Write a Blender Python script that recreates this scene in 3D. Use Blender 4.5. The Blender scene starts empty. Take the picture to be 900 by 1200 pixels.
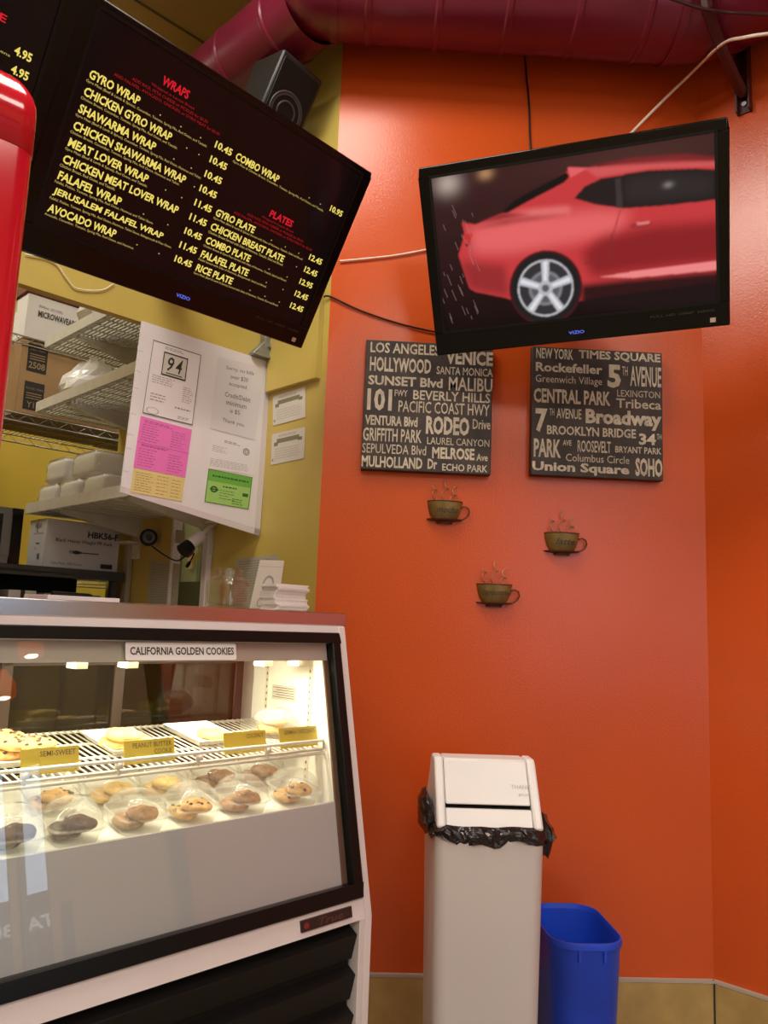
import bpy, bmesh, math, random
import numpy as np
from mathutils import Matrix, Vector
random.seed(7)
R_ = math.radians
sc = bpy.context.scene
COL = sc.collection

# ------------------------------------------------------------------ camera
FPX, CX, CY, CAMZ = 930.0, 450.0, 600.0, 1.2
def camera_axes(yaw=2.5, pitch=8.0, roll=2.2):
    y, p, r = R_(yaw), R_(pitch), R_(roll)
    fw = Vector((math.sin(y)*math.cos(p), math.cos(y)*math.cos(p), math.sin(p)))
    rt = Vector((math.cos(y), -math.sin(y), 0)); up = rt.cross(fw)
    return (rt*math.cos(r)+up*math.sin(r)), (up*math.cos(r)-rt*math.sin(r)), fw
CR, CU, CF = camera_axes()
CPOS = Vector((0, 0, CAMZ))
cam_data = bpy.data.cameras.new('camera')
cam = bpy.data.objects.new('camera', cam_data); COL.objects.link(cam)
cam_data.sensor_fit = 'VERTICAL'; cam_data.sensor_height = 24.0
cam_data.lens = 24.0*FPX/1200.0; cam_data.clip_start = 0.02
cam.matrix_world = Matrix(((CR.x, CU.x, -CF.x, 0), (CR.y, CU.y, -CF.y, 0), (CR.z, CU.z, -CF.z, CAMZ), (0, 0, 0, 1)))
sc.camera = cam

# ------------------------------------------------------------------ world, exposure, lamps
sc.view_settings.view_transform = 'Standard'; sc.view_settings.look = 'None'
sc.view_settings.gamma = 1.0; sc.view_settings.use_curve_mapping = False
sc.view_settings.exposure = 0.0
sc.cycles.transparent_max_bounces = 40; sc.cycles.max_bounces = 10
world = bpy.data.worlds.new('daylight'); sc.world = world; world.use_nodes = True
wn = world.node_tree
bg = wn.nodes['Background']; bg.inputs[0].default_value = (0.62, 0.78, 1.0, 1); bg.inputs[1].default_value = 3.2
CEIL = 3.45
LAMPS = [  # x, y, size_x, size_y, power: ceiling light panels of the shop
    (-0.50, 1.36, 1.2, 0.6, 34), (1.45, 0.35, 0.6, 0.6, 13), (-1.7, -0.4, 0.6, 1.2, 24),
    (0.6, -1.5, 0.6, 1.2, 30), (2.0, -1.9, 0.6, 1.2, 22), (-0.8, -2.3, 0.6, 1.2, 24)]
KITCHEN_LAMPS = [(-2.3, 3.0, 0.6, 0.6, 20), (-1.55, 4.6, 0.6, 0.6, 18), (-0.24, 3.95, 0.5, 0.5, 26)]
def area(name, loc, sx, sy, power, col, rot=(0, 0, 0)):
    d = bpy.data.lights.new(name, 'AREA'); d.shape = 'RECTANGLE'; d.size = sx; d.size_y = sy
    d.energy = power; d.color = col
    o = bpy.data.objects.new(name, d); o.location = loc; o.rotation_euler = rot; COL.objects.link(o)
    return o
for l in LAMPS: area('ceiling_lamp_light', (l[0], l[1], CEIL-0.05), l[2], l[3], l[4], (1.0, 0.92, 0.82))
for l in KITCHEN_LAMPS: area('kitchen_lamp_light', (l[0], l[1], CEIL-0.05), l[2], l[3], l[4], (1.0, 0.93, 0.78))

# ------------------------------------------------------------------ measuring helpers
def ray(px, py): return CR*((px-CX)/FPX) + CU*((CY-py)/FPX) + CF
def hit(px, py, P, N):
    d = ray(px, py); P = Vector(P); N = Vector(N)
    return CPOS + d*((P-CPOS).dot(N)/d.dot(N))
def az(a): return Vector((math.sin(R_(a)), math.cos(R_(a)), 0))
UD, VD = az(47.5), az(-42.5)             # along the counter / along the yellow wall
DW = 2.4                                  # orange wall
K = Vector((-0.091, DW, 0))               # corner of orange and yellow wall
P0 = Vector((0.086, 1.78, 0))             # front right foot of the deli case
RZ = R_(42.5)
BF = Matrix.Translation(K) @ Matrix.Rotation(RZ, 4, 'Z')      # bar frame
CFM = Matrix.Translation(P0) @ Matrix.Rotation(RZ, 4, 'Z')    # case frame
def Bp(u, v, z=0): return K + UD*u + VD*v + Vector((0, 0, z))
def on_u(px, py, a=0):
    h = hit(px, py, Bp(a, 0), UD); d = h-K; return d.dot(UD), d.dot(VD), h.z
def on_v(px, py, b=0):
    h = hit(px, py, Bp(0, b), VD); d = h-K; return d.dot(UD), d.dot(VD), h.z

# ------------------------------------------------------------------ materials
MATS = {}
def mat(name, col, rough=0.5, metal=0.0, noise=0.0, nscale=8.0, bump=0.0, bscale=60.0, emis=None, estr=0.0, spec=0.5, coat=0.0, stretch=None):
    if name in MATS: return MATS[name]
    m = bpy.data.materials.new(name); m.use_nodes = True; MATS[name] = m
    nt = m.node_tree; b = nt.nodes['Principled BSDF']
    b.inputs['Roughness'].default_value = rough; b.inputs['Metallic'].default_value = metal
    b.inputs['Specular IOR Level'].default_value = spec; b.inputs['Coat Weight'].default_value = coat
    c = (*col, 1)
    b.inputs['Base Color'].default_value = c
    if noise > 0 or bump > 0:
        tc = nt.nodes.new('ShaderNodeTexCoord'); mp = nt.nodes.new('ShaderNodeMapping')
        nt.links.new(tc.outputs['Object'], mp.inputs[0])
        if stretch: mp.inputs['Scale'].default_value = stretch
    if noise > 0:
        n = nt.nodes.new('ShaderNodeTexNoise'); n.inputs['Scale'].default_value = nscale; n.inputs['Detail'].default_value = 5
        nt.links.new(mp.outputs[0], n.inputs['Vector'])
        r = nt.nodes.new('ShaderNodeValToRGB')
        r.color_ramp.elements[0].position = 0.3; r.color_ramp.elements[1].position = 0.7
        r.color_ramp.elements[0].color = (*[x*(1-noise) for x in col], 1)
        r.color_ramp.elements[1].color = (*[min(1, x*(1+noise)) for x in col], 1)
        nt.links.new(n.outputs['Fac'], r.inputs[0]); nt.links.new(r.outputs[0], b.inputs['Base Color'])
    if bump > 0:
        n2 = nt.nodes.new('ShaderNodeTexNoise'); n2.inputs['Scale'].default_value = bscale; n2.inputs['Detail'].default_value = 4
        nt.links.new(mp.outputs[0], n2.inputs['Vector'])
        bp = nt.nodes.new('ShaderNodeBump'); bp.inputs['Strength'].default_value = bump; bp.inputs['Distance'].default_value = 0.01
        nt.links.new(n2.outputs['Fac'], bp.inputs['Height']); nt.links.new(bp.outputs[0], b.inputs['Normal'])
    if emis:
        b.inputs['Emission Color'].default_value = (*emis, 1); b.inputs['Emission Strength'].default_value = estr
    return m
def glassmat(name, tint=(1, 1, 1), ior=1.5, rough=0.0, cloud=0.0, refl=1.0):
    m = bpy.data.materials.new(name); m.use_nodes = True; MATS[name] = m
    nt = m.node_tree; nt.nodes.clear()
    out = nt.nodes.new('ShaderNodeOutputMaterial'); tr = nt.nodes.new('ShaderNodeBsdfTransparent')
    gl = nt.nodes.new('ShaderNodeBsdfGlossy'); mx = nt.nodes.new('ShaderNodeMixShader'); lw = nt.nodes.new('ShaderNodeLayerWeight')
    pw = nt.nodes.new('ShaderNodeMath'); pw.operation = 'POWER'; pw.inputs[1].default_value = 5.0
    f0 = ((ior-1)/(ior+1))**2
    mu = nt.nodes.new('ShaderNodeMath'); mu.operation = 'MULTIPLY_ADD'; mu.inputs[1].default_value = (1-f0)*.9; mu.inputs[2].default_value = f0*refl
    lw.inputs[0].default_value = .5; tr.inputs[0].default_value = (*tint, 1); gl.inputs['Roughness'].default_value = rough
    nt.links.new(lw.outputs['Facing'], pw.inputs[0]); nt.links.new(pw.outputs[0], mu.inputs[0]); nt.links.new(mu.outputs[0], mx.inputs[0])
    src = tr
    if cloud > 0:
        df = nt.nodes.new('ShaderNodeBsdfDiffuse'); df.inputs[0].default_value = (0.9, 0.9, 0.88, 1)
        m2 = nt.nodes.new('ShaderNodeMixShader'); m2.inputs[0].default_value = cloud
        nt.links.new(tr.outputs[0], m2.inputs[1]); nt.links.new(df.outputs[0], m2.inputs[2]); src = m2
    nt.links.new(src.outputs[0], mx.inputs[1]); nt.links.new(gl.outputs[0], mx.inputs[2]); nt.links.new(mx.outputs[0], out.inputs[0])
    return m
def emitmat(name, col, s):
    return mat(name, (0, 0, 0), 0.3, emis=col, estr=s)

ORANGE = mat('orange_paint', (0.62, 0.088, 0.012), 0.24, noise=0.04, nscale=2.5, bump=0.07, bscale=170)
YELLOW = mat('yellow_paint', (0.56, 0.43, 0.10), 0.38, noise=0.06, nscale=3, bump=0.05, bscale=150)
YELLOWK = mat('kitchen_yellow_paint', (0.50, 0.35, 0.03), 0.45, noise=0.06, nscale=3)
CEILM = mat('ceiling_paint', (0.42, 0.30, 0.11), 0.8, noise=0.08, nscale=4)
OCHRE = mat('ochre_tile', (0.46, 0.30, 0.10), 0.35, noise=0.14, nscale=14)
FLOORM = mat('floor_tile', (0.26, 0.2, 0.14), 0.4, noise=0.12, nscale=6)
GROUT = mat('pale_caulk', (0.45, 0.38, 0.30), 0.7)
DUCT = mat('maroon_duct_paint', (0.17, 0.010, 0.034), 0.30, noise=0.08, nscale=6)
DUCTD = mat('maroon_bracket_paint', (0.07, 0.012, 0.015), 0.45)
BLACKP = mat('black_gloss_plastic', (0.004, 0.004, 0.004), 0.16, spec=.3)
BLACKM = mat('black_matt', (0.006, 0.006, 0.0055), 0.45, spec=.25)
BLACKFR = mat('black_frame', (0.005, 0.005, 0.005), 0.3, spec=.25)
SCREEN = mat('menu_screen_glass', (0.004, 0.004, 0.005), 0.12, emis=(0.004, 0.0015, 0.0015), estr=1.0, spec=.2)
WHITEE = mat('white_enamel', (0.72, 0.66, 0.65), 0.3, noise=0.02)
WHITEI = mat('white_liner', (0.90, 0.90, 0.84), 0.45)
GREYP = mat('grey_inner_panel', (0.50, 0.495, 0.505), 0.35)
STEEL = mat('brushed_steel', (0.62, 0.58, 0.58), 0.22, 1.0, noise=0.05, nscale=40, stretch=(1, 40, 40))
CHROME = mat('chrome_wire', (0.33, 0.32, 0.28), 0.42, 0.8)
DKSTEEL = mat('dark_steel', (0.055, 0.05, 0.045), 0.5, 0.3, noise=0.2, nscale=10)
GALV = mat('galvanised_metal', (0.36, 0.38, 0.39), 0.42, 0.8, noise=0.15, nscale=25)
SHELFM = mat('pale_grey_shelf', (0.62, 0.61, 0.54), 0.45, noise=0.06, nscale=20)
WIREW = mat('white_coated_wire', (0.80, 0.76, 0.66), 0.35)
PAPER = mat('white_paper', (0.78, 0.73, 0.74), 0.75, noise=0.02)
PAPERG = mat('grey_paper', (0.60, 0.58, 0.50), 0.8, noise=0.04)
PINK = mat('pink_paper', (0.80, 0.17, 0.50), 0.75, noise=0.03)
YELP = mat('yellow_paper', (0.72, 0.57, 0.22), 0.75, noise=0.03)
GREENP = mat('green_paper', (0.14, 0.42, 0.05), 0.75)
GREENL = mat('pale_green_paper', (0.33, 0.58, 0.14), 0.75)
INK = mat('black_ink', (0.03, 0.03, 0.03), 0.7)
INKG = mat('grey_ink', (0.30, 0.28, 0.27), 0.8)
INKD = mat('dark_grey_ink', (0.13, 0.12, 0.12), 0.8)
CARD = mat('brown_cardboard', (0.36, 0.22, 0.10), 0.85, noise=0.06, nscale=12)
CARDD = mat('red_brown_cardboard', (0.16, 0.055, 0.03), 0.85, noise=0.06, nscale=12)
CARDW = mat('white_cardboard', (0.66, 0.63, 0.60), 0.8, noise=0.03)
BINW = mat('cream_bin_enamel', (0.60, 0.545, 0.52), 0.32, noise=0.03, nscale=3)
BINL = mat('white_lid_enamel', (0.80, 0.77, 0.75), 0.35, noise=0.02, nscale=5)
BAG = mat('black_bin_bag', (0.016, 0.011, 0.011), 0.17, bump=0.6, bscale=40)
BLUE = mat('blue_plastic', (0.012, 0.065, 0.62), 0.42, noise=0.10, nscale=9)
SIGNB = mat('distressed_dark_board', (0.045, 0.032, 0.026), 0.6, noise=0.55, nscale=11)
SIGNT = mat('worn_beige_lettering', (0.60, 0.53, 0.41), 0.7, noise=0.2, nscale=38)
CUP = mat('aged_olive_metal', (0.20, 0.125, 0.03), 0.42, 0.25, noise=0.35, nscale=28)
CUPD = mat('aged_rust_metal', (0.10, 0.035, 0.018), 0.5, 0.3, noise=0.3, nscale=30)
WIREB = mat('bronze_wire', (0.42, 0.26, 0.13), 0.35, 0.6)
REDG = mat('glossy_red_plastic', (0.62, 0.010, 0.025), 0.14, coat=0.3)
FOAM = mat('white_foam', (0.82, 0.82, 0.78), 0.7)
WRAP = mat('white_plastic_wrap', (0.86, 0.86, 0.84), 0.2, bump=0.5, bscale=30)
COOKIE = mat('golden_cookie', (0.62, 0.36, 0.12), 0.85, noise=0.35, nscale=60, bump=0.6, bscale=90)
COOKIEY = mat('pale_yellow_cookie', (0.78, 0.52, 0.18), 0.85, noise=0.25, nscale=60, bump=0.5, bscale=90)
COOKIED = mat('dark_chocolate_cookie', (0.060, 0.026, 0.016), 0.8, noise=0.4, nscale=50, bump=0.7, bscale=90)
COOKIEB = mat('brown_oat_cookie', (0.36, 0.19, 0.08), 0.85, noise=0.4, nscale=50, bump=0.7, bscale=90)
CHIP = mat('chocolate_chip', (0.05, 0.02, 0.012), 0.5)
TAG = mat('gold_card', (0.50, 0.38, 0.045), 0.4, 0.15)
LABELW = mat('white_label', (0.85, 0.83, 0.82), 0.5)
BROWNF = mat('brown_door_frame', (0.035, 0.018, 0.014), 0.4)
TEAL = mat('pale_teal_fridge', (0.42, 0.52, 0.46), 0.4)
GLASS = glassmat('case_glass', (0.97, 0.98, 0.97), 1.5, refl=1.6)
GLASSD = glassmat('dark_rear_glass', (0.30, 0.32, 0.26), 1.5)
CLEARP = glassmat('clear_clamshell_plastic', (0.97, 0.97, 0.95), 1.45, 0.05, cloud=0.15)
CLEARB = glassmat('clear_bag_film', (0.96, 0.96, 0.95), 1.45, 0.1, cloud=0.2)
JARG = glassmat('jar_glass', (0.95, 0.96, 0.94), 1.6, 0.02, cloud=0.0, refl=1.8)
MENUY = emitmat('lit_yellow_letters', (1.0, 0.80, 0.16), 0.85)
MENUD = emitmat('lit_dim_yellow_letters', (0.80, 0.60, 0.16), 0.70)
MENUR = emitmat('lit_red_letters', (0.85, 0.012, 0.03), 0.75)
MENURD = emitmat('lit_dim_red_letters', (0.7, 0.01, 0.02), 0.5)
LOGOB = emitmat('lit_blue_logo', (0.13, 0.2, 1.0), 1.0)

# ------------------------------------------------------------------ mesh builder
class MB:
    def __init__(s): s.v = []; s.f = []; s.m = []; s.cur = 0; s.T = None
    def add(s, vs, fs):
        o = len(s.v)
        for p in vs:
            p = Vector(p)
            s.v.append(tuple(s.T @ p) if s.T is not None else tuple(p))
        for f in fs: s.f.append([i+o for i in f]); s.m.append(s.cur)
        return s
    def box(s, x0, x1, y0, y1, z0, z1):
        x0, x1 = sorted((x0, x1)); y0, y1 = sorted((y0, y1)); z0, z1 = sorted((z0, z1))
        vs = [(x, y, z) for z in (z0, z1) for y in (y0, y1) for x in (x0, x1)]
        return s.add(vs, [(0, 2, 3, 1), (4, 5, 7, 6), (0, 1, 5, 4), (2, 6, 7, 3), (0, 4, 6, 2), (1, 3, 7, 5)])
    def hexa(s, q0, q1):
        """two quads (lists of 4 points) joined into a solid"""
        return s.add(list(q0)+list(q1), [(0, 1, 2, 3), (7, 6, 5, 4), (0, 4, 5, 1), (1, 5, 6, 2), (2, 6, 7, 3), (3, 7, 4, 0)])
    def prism(s, poly, a0, a1, axis='y'):
        n = len(poly)
        def P(p, a): return {'y': (p[0], a, p[1]), 'x': (a, p[0], p[1]), 'z': (p[0], p[1], a)}[axis]
        vs = [P(p, a0) for p in poly]+[P(p, a1) for p in poly]
        return s.add(vs, [tuple(range(n)), tuple(range(2*n-1, n-1, -1))]+[(i, i+n, (i+1) % n+n, (i+1) % n) for i in range(n)])
    def rings(s, rs, cap0=True, cap1=True, closed=True):
        n = len(rs[0]); vs = [p for r in rs for p in r]; fs = []
        for i in range(len(rs)-1):
            for j in range(n if closed else n-1):
                fs.append((i*n+j, i*n+(j+1) % n, (i+1)*n+(j+1) % n, (i+1)*n+j))
        if cap0: fs.append(tuple(range(n-1, -1, -1)))
        if cap1: fs.append(tuple((len(rs)-1)*n+j for j in range(n)))
        return s.add(vs, fs)
    def tube(s, pts, r, n=8, cap=True):
        pts = [Vector(p) for p in pts]; rs = []; up = None
        for i, p in enumerate(pts):
            a = pts[max(i-1, 0)]; b = pts[min(i+1, len(pts)-1)]
            t = (b-a).normalized()
            if up is None:
                up = Vector((0, 0, 1)) if abs(t.z) < 0.9 else Vector((1, 0, 0))
            x = t.cross(up).normalized(); up = x.cross(t).normalized()
            rr = r[i] if isinstance(r, (list, tuple)) else r
            rs.append([p+x*(rr*math.cos(2*math.pi*k/n))+up*(rr*math.sin(2*math.pi*k/n)) for k in range(n)])
        return s.rings(rs, cap, cap)
    def lathe(s, prof, n=24, c=(0, 0, 0), a0=0, a1=2*math.pi, sy=1.0):
        full = abs(a1-a0-2*math.pi) < 1e-6; c = Vector(c); m = n if full else n+1
        rs = [[c+Vector((r*math.cos(a0+(a1-a0)*k/n), sy*r*math.sin(a0+(a1-a0)*k/n), z)) for k in range(m)] for r, z in prof]
        return s.rings(rs, prof[0][0] > 1e-6 and full, prof[-1][0] > 1e-6 and full, full)
    def quadpoly(s, pts): return s.add(pts, [tuple(range(len(pts)))])
    def build(s, name, mats, parent=None, smooth=False, bevel=0.0, seg=2, M=None, autosm=False):
        me = bpy.data.meshes.new(name); me.from_pydata(s.v, [], s.f)
        if not isinstance(mats, (list, tuple)): mats = [mats]
        for m in mats: me.materials.append(m)
        if len(mats) > 1: me.polygons.foreach_set('material_index', s.m)
        bm = bmesh.new(); bm.from_mesh(me); bmesh.ops.remove_doubles(bm, verts=bm.verts, dist=1e-6)
        bmesh.ops.recalc_face_normals(bm, faces=bm.faces); bm.to_mesh(me); bm.free()
        o = bpy.data.objects.new(name, me); COL.objects.link(o)
        if parent is not None: o.parent = parent
        if M is not None: o.matrix_basis = M
        if bevel > 0:
            b = o.modifiers.new('bevel', 'BEVEL'); b.width = bevel; b.segments = seg; b.limit_method = 'ANGLE'; b.angle_limit = R_(35)
        if smooth or autosm or bevel > 0:
            me.polygons.foreach_set('use_smooth', [True]*len(me.polygons))
            if not smooth:
                me.set_sharp_from_angle(angle=R_(32))
        me.update()
        return o
def tag(o, label=None, cat=None, group=None, kind=None):
    if label: o['label'] = label
    if cat: o['category'] = cat
    if group: o['group'] = group
    if kind: o['kind'] = kind
    return o
def thing(name, label, cat, M, group=None):
    o = bpy.data.objects.new(name, None); COL.objects.link(o); o.empty_display_size = 0.05
    o.matrix_basis = M
    return tag(o, label, cat, group)
def struct(o): o['kind'] = 'structure'; return o
def copy_tree(o, parent=None):
    c = o.copy(); COL.objects.link(c)
    if parent is not None: c.parent = parent
    for ch in list(o.children): copy_tree(ch, c)
    return c
def T(x, y, z, rz=0): return Matrix.Translation((x, y, z)) @ Matrix.Rotation(rz, 4, 'Z')
def frame(o, x, y, z):
    return Matrix(((x.x, y.x, z.x, o.x), (x.y, y.y, z.y, o.y), (x.z, y.z, z.z, o.z), (0, 0, 0, 1)))

# text: letters as flat outlines fitted into boxes of an x-z plane facing -y
_tc = {}
def text_geo(s, bold=0.0, shear=0.0):
    k = (s, bold, shear)
    if k in _tc: return _tc[k]
    cu = bpy.data.curves.new('t', 'FONT'); cu.body = s; cu.resolution_u = 2; cu.offset = bold; cu.shear = shear
    cu.fill_mode = 'FRONT'
    o = bpy.data.objects.new('t', cu); COL.objects.link(o)
    dg = bpy.context.evaluated_depsgraph_get(); dg.update()
    me = bpy.data.meshes.new_from_object(o.evaluated_get(dg))
    vs = [tuple(v.co) for v in me.vertices]; fs = [tuple(p.vertices) for p in me.polygons]
    bpy.data.objects.remove(o); bpy.data.curves.remove(cu); bpy.data.meshes.remove(me)
    xs = [v[0] for v in vs]; ys = [v[1] for v in vs]
    _tc[k] = (vs, fs, min(xs), max(xs), min(ys), max(ys)); return _tc[k]
def text(mb, s, x0, x1, z0, z1, y=0.0, bold=0.012, shear=0.0, th=0.0, fn=None):
    """fit s into the box; x1 None keeps the natural width"""
    vs, fs, a, b, c, d = text_geo(s, bold, shear)
    kz = (z1-z0)/max(d-c, 1e-6); kx = kz if x1 is None else (x1-x0)/max(b-a, 1e-6)
    pts = [(x0+(v[0]-a)*kx, z0+(v[1]-c)*kz) for v in vs]
    if fn: mb.add([fn(*p) for p in pts], fs)
    else: mb.add([(p[0], y, p[1]) for p in pts], fs)
def rrect(w, h, r, n=5, cx=0, cz=0):
    out = []
    for qx, qz, a0 in ((1, -1, -90), (1, 1, 0), (-1, 1, 90), (-1, -1, 180)):
        for k in range(n+1):
            a = R_(a0+90*k/n); out.append((cx+qx*(w/2-r)+r*math.cos(a), cz+qz*(h/2-r)+r*math.sin(a)))
    return out
def blob(mb, c, r, seed=0, amp=0.15, n=14, m=9, jit=0.0):
    rnd = random.Random(seed); ph = [rnd.uniform(0, 6.28) for _ in range(6)]
    rs = []
    for i in range(m):
        th = math.pi*(i+0.02)/(m-1+0.04); ring = []
        for j in range(n):
            p = 2*math.pi*j/n
            k = 1+amp*(math.sin(3*p+ph[0]+2*th)*0.5+math.sin(5*th+ph[1]+p)*0.5+math.sin(4*p-3*th+ph[2])*0.4)+rnd.uniform(-jit, jit)
            ring.append((c[0]+r[0]*k*math.sin(th)*math.cos(p), c[1]+r[1]*k*math.sin(th)*math.sin(p), c[2]-r[2]*k*math.cos(th)))
        rs.append(ring)
    return mb.rings(rs)

# ================================================================== SETTING
XR = 2.9; XL = -4.4; YF = -3.2; YB = 6.6
ch = (XR-1.107)
MB().box(XL-.1, 4.3, YF-.1, YB+.1, -.1, 0).build('floor', FLOORM); struct(bpy.data.objects['floor'])
m = MB(); m.box(XL-.1, 4.3, YF-.1, YB+.1, CEIL, CEIL+.1)
struct(m.build('ceiling', CEILM))
m = MB()
for k in range(-3, 9):      # ceiling panel seams running with the counter
    m.T = BF; m.box(-3.2, 1.5, .12+k*.62, .128+k*.62, CEIL-.004, CEIL)
struct(m.build('trim_3', mat('dark_seam', (.12, .08, .04), .8)))
struct(MB().box(K.x, 1.107, DW, DW+.1, 0, CEIL).build('wall_back', ORANGE))
m = MB(); m.prism([(1.107, DW), (XR, DW-ch), (XR+.1, DW-ch), (1.16, DW+.1), (1.107, DW+.1)], 0, CEIL, 'z')
struct(m.build('wall_back_right', ORANGE))
# yellow wall with the doorway (v .60 .. .83)
m = MB(); m.T = BF
m.prism([(0, 0), (0, .6), (.12, .6), (.12, .1)], 0, CEIL, 'z')
m.box(0, .02, .83, 1.36, 0, CEIL); m.box(0, .02, .6, .83, 2.06, CEIL)
struct(m.build('wall_side', YELLOW))
m = MB(); m.T = BF; m.box(-4, 4, 2.7, 2.8, 0, CEIL); struct(m.build('wall_kitchen_back', YELLOWK))
m = MB(); m.T = BF; m.box(1.9, 2.0, .5, 2.7, 0, CEIL); struct(m.build('wall_kitchen_right', mat('green_white_paint', (.42, .50, .42), .6)))
# outer shell
struct(MB().box(XL-.1, XL, YF, YB, 0, CEIL).build('wall_left', mat('tan_paint', (.45, .33, .17), .6)))
struct(MB().box(XL, 4.3, YB, YB+.1, 0, CEIL).build('wall_far', MATS['tan_paint']))
struct(MB().box(4.2, 4.3, DW-ch, YB, 0, CEIL).build('wall_far_right', MATS['tan_paint']))
struct(MB().box(XR, 4.3, DW-ch-.1, DW-ch, 0, CEIL).build('wall_return', MATS['tan_paint']))
# front wall behind the camera with a shop window, right wall with two tall windows
m = MB(); m.box(XL, 1.75, YF-.1, YF, 0, CEIL); m.box(2.85, XR+.1, YF-.1, YF, 0, CEIL)
m.box(1.75, 2.85, YF-.1, YF, 0, .7); m.box(1.75, 2.85, YF-.1, YF, 2.9, CEIL)
struct(m.build('wall_front', MATS['tan_paint']))
WIN = [(-1.5, -.385, .3, 1.8), (-.345, -.165, .3, 1.8), (-.115, -.045, .3, .98)]
m = MB()
edges = [YF]+[e for w in WIN for e in w[:2]]+[DW-ch]
for i in range(0, len(edges), 2): m.box(XR, XR+.1, edges[i], edges[i+1], 0, CEIL)
for w in WIN: m.box(XR, XR+.1, w[0], w[1], 0, w[2]); m.box(XR, XR+.1, w[0], w[1], w[3], CEIL)
struct(m.build('wall_right', MATS['tan_paint']))
# the shop front across the street, seen only as a reflection in the case glass
XS = 11.0
m = MB(); m.box(XS, XS+.3, -9, 3, 0, 1.78); struct(m.build('wall_across', mat('dark_facade', (.05, .045, .045), .7)))
m = MB(); m.box(XR+.15, XS+.3, -9, 3, -.12, -.02); struct(m.build('ground', mat('street_asphalt', (.10, .10, .10), .9, noise=.1)))
t = thing('street_sign', 'lit white coffee shop sign across the street, reflected in the case glass', 'sign', Matrix.Translation((XS, -4.48, 1.37)) @ Matrix.Rotation(R_(-90), 4, 'Z'))
m = MB(); m.box(-1.35, 1.35, -.04, 0, -.16, .16); m.build('sign_board', mat('dark_sign', (.03, .03, .03), .5), t)
SIGNLET = t
WFR = mat('dark_window_frame', (.05, .045, .04), .4)
WGL = glassmat('window_glass', (.95, .97, .97), 1.5)
m = MB(); text(m, 'STARBUCKS', -.86, .88, -.09, .09, -.042, .03, .15); m.build('lettering', emitmat('lit_white_letters', (.85, .92, 1), 1.6), SIGNLET)
for i, (a, b, z0, z1) in enumerate(WIN):
    m = MB(); k = .018
    for q in ((a, a+k), (b-k, b)): m.box(XR+.02, XR+.08, q[0], q[1], z0, z1)
    m.box(XR+.02, XR+.08, a, b, z0, z0+.04); m.box(XR+.02, XR+.08, a, b, z1-.03, z1)
    o = struct(m.build('window_%d' % (i+1), WFR))
    MB().box(XR+.045, XR+.05, a+k, b-k, z0+.04, z1-.03).build('pane', WGL, o)
m = MB()
for q in (1.75, 2.80): m.box(q, q+.05, YF-.08, YF-.02, .7, 2.9)
m.box(1.75, 2.85, YF-.08, YF-.02, .7, .75); m.box(1.75, 2.85, YF-.08, YF-.02, 2.85, 2.9)
o = struct(m.build('window_4', WFR))
MB().box(1.80, 2.80, YF-.055, YF-.05, .75, 2.85).build('pane', WGL, o)
# baseboards: tall ochre cove tiles with a pale caulk line
BH = .216
def cove(mb, L, T_):
    prof = [(0, 0), (-.05, 0), (-.05, .006), (-.030, .018), (-.017, .040), (-.013, .07), (-.013, BH), (0, BH)]
    mb.T = T_; mb.prism(prof, 0, L, 'x')
m = MB(); cove(m, 1.107-K.x-.005, Matrix.Translation((K.x, DW, 0)))
struct(m.build('baseboard_back', OCHRE, bevel=.002))
m = MB(); cove(m, ch*math.sqrt(2), Matrix.Translation((1.107, DW, 0)) @ Matrix.Rotation(R_(-45), 4, 'Z'))
struct(m.build('baseboard_right', OCHRE, bevel=.002))
m = MB(); m.box(K.x, 1.104, DW-.014, DW-.001, BH, BH+.008)
m.T = Matrix.Translation((1.107, DW, 0)) @ Matrix.Rotation(R_(-45), 4, 'Z'); m.box(0, ch*1.41, -.014, -.001, BH, BH+.008)
struct(m.build('trim_1', GROUT))
m = MB(); m.T = Matrix.Translation((1.107, DW, 0)) @ Matrix.Rotation(R_(-22), 4, 'Z')
m.box(-.0025, .0025, -.0172, -.010, .03, BH); struct(m.build('trim_2', INK))

# ceiling light panels
for i, l in enumerate(LAMPS+KITCHEN_LAMPS):
    if i == 0: fx = []
    w, h = l[2]/2, l[3]/2
    t = thing('ceiling_light', 'recessed ceiling light panel with white frame', 'ceiling light', T(l[0], l[1], CEIL), 'ceiling light panels')
    mm = MB(); mm.box(-w-.03, w+.03, -h-.03, -h, -.04, 0); mm.box(-w-.03, w+.03, h, h+.03, -.04, 0)
    mm.box(-w-.03, -w, -h, h, -.04, 0); mm.box(w, w+.03, -h, h, -.04, 0); mm.build('frame', WHITEE, t)
    MB().box(-w, w, -h, h, -.03, -.01).build('diffuser', mat('lit_diffuser', (.8, .8, .8), .5, emis=(1, .92, .8), estr=3.0), t)

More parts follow.
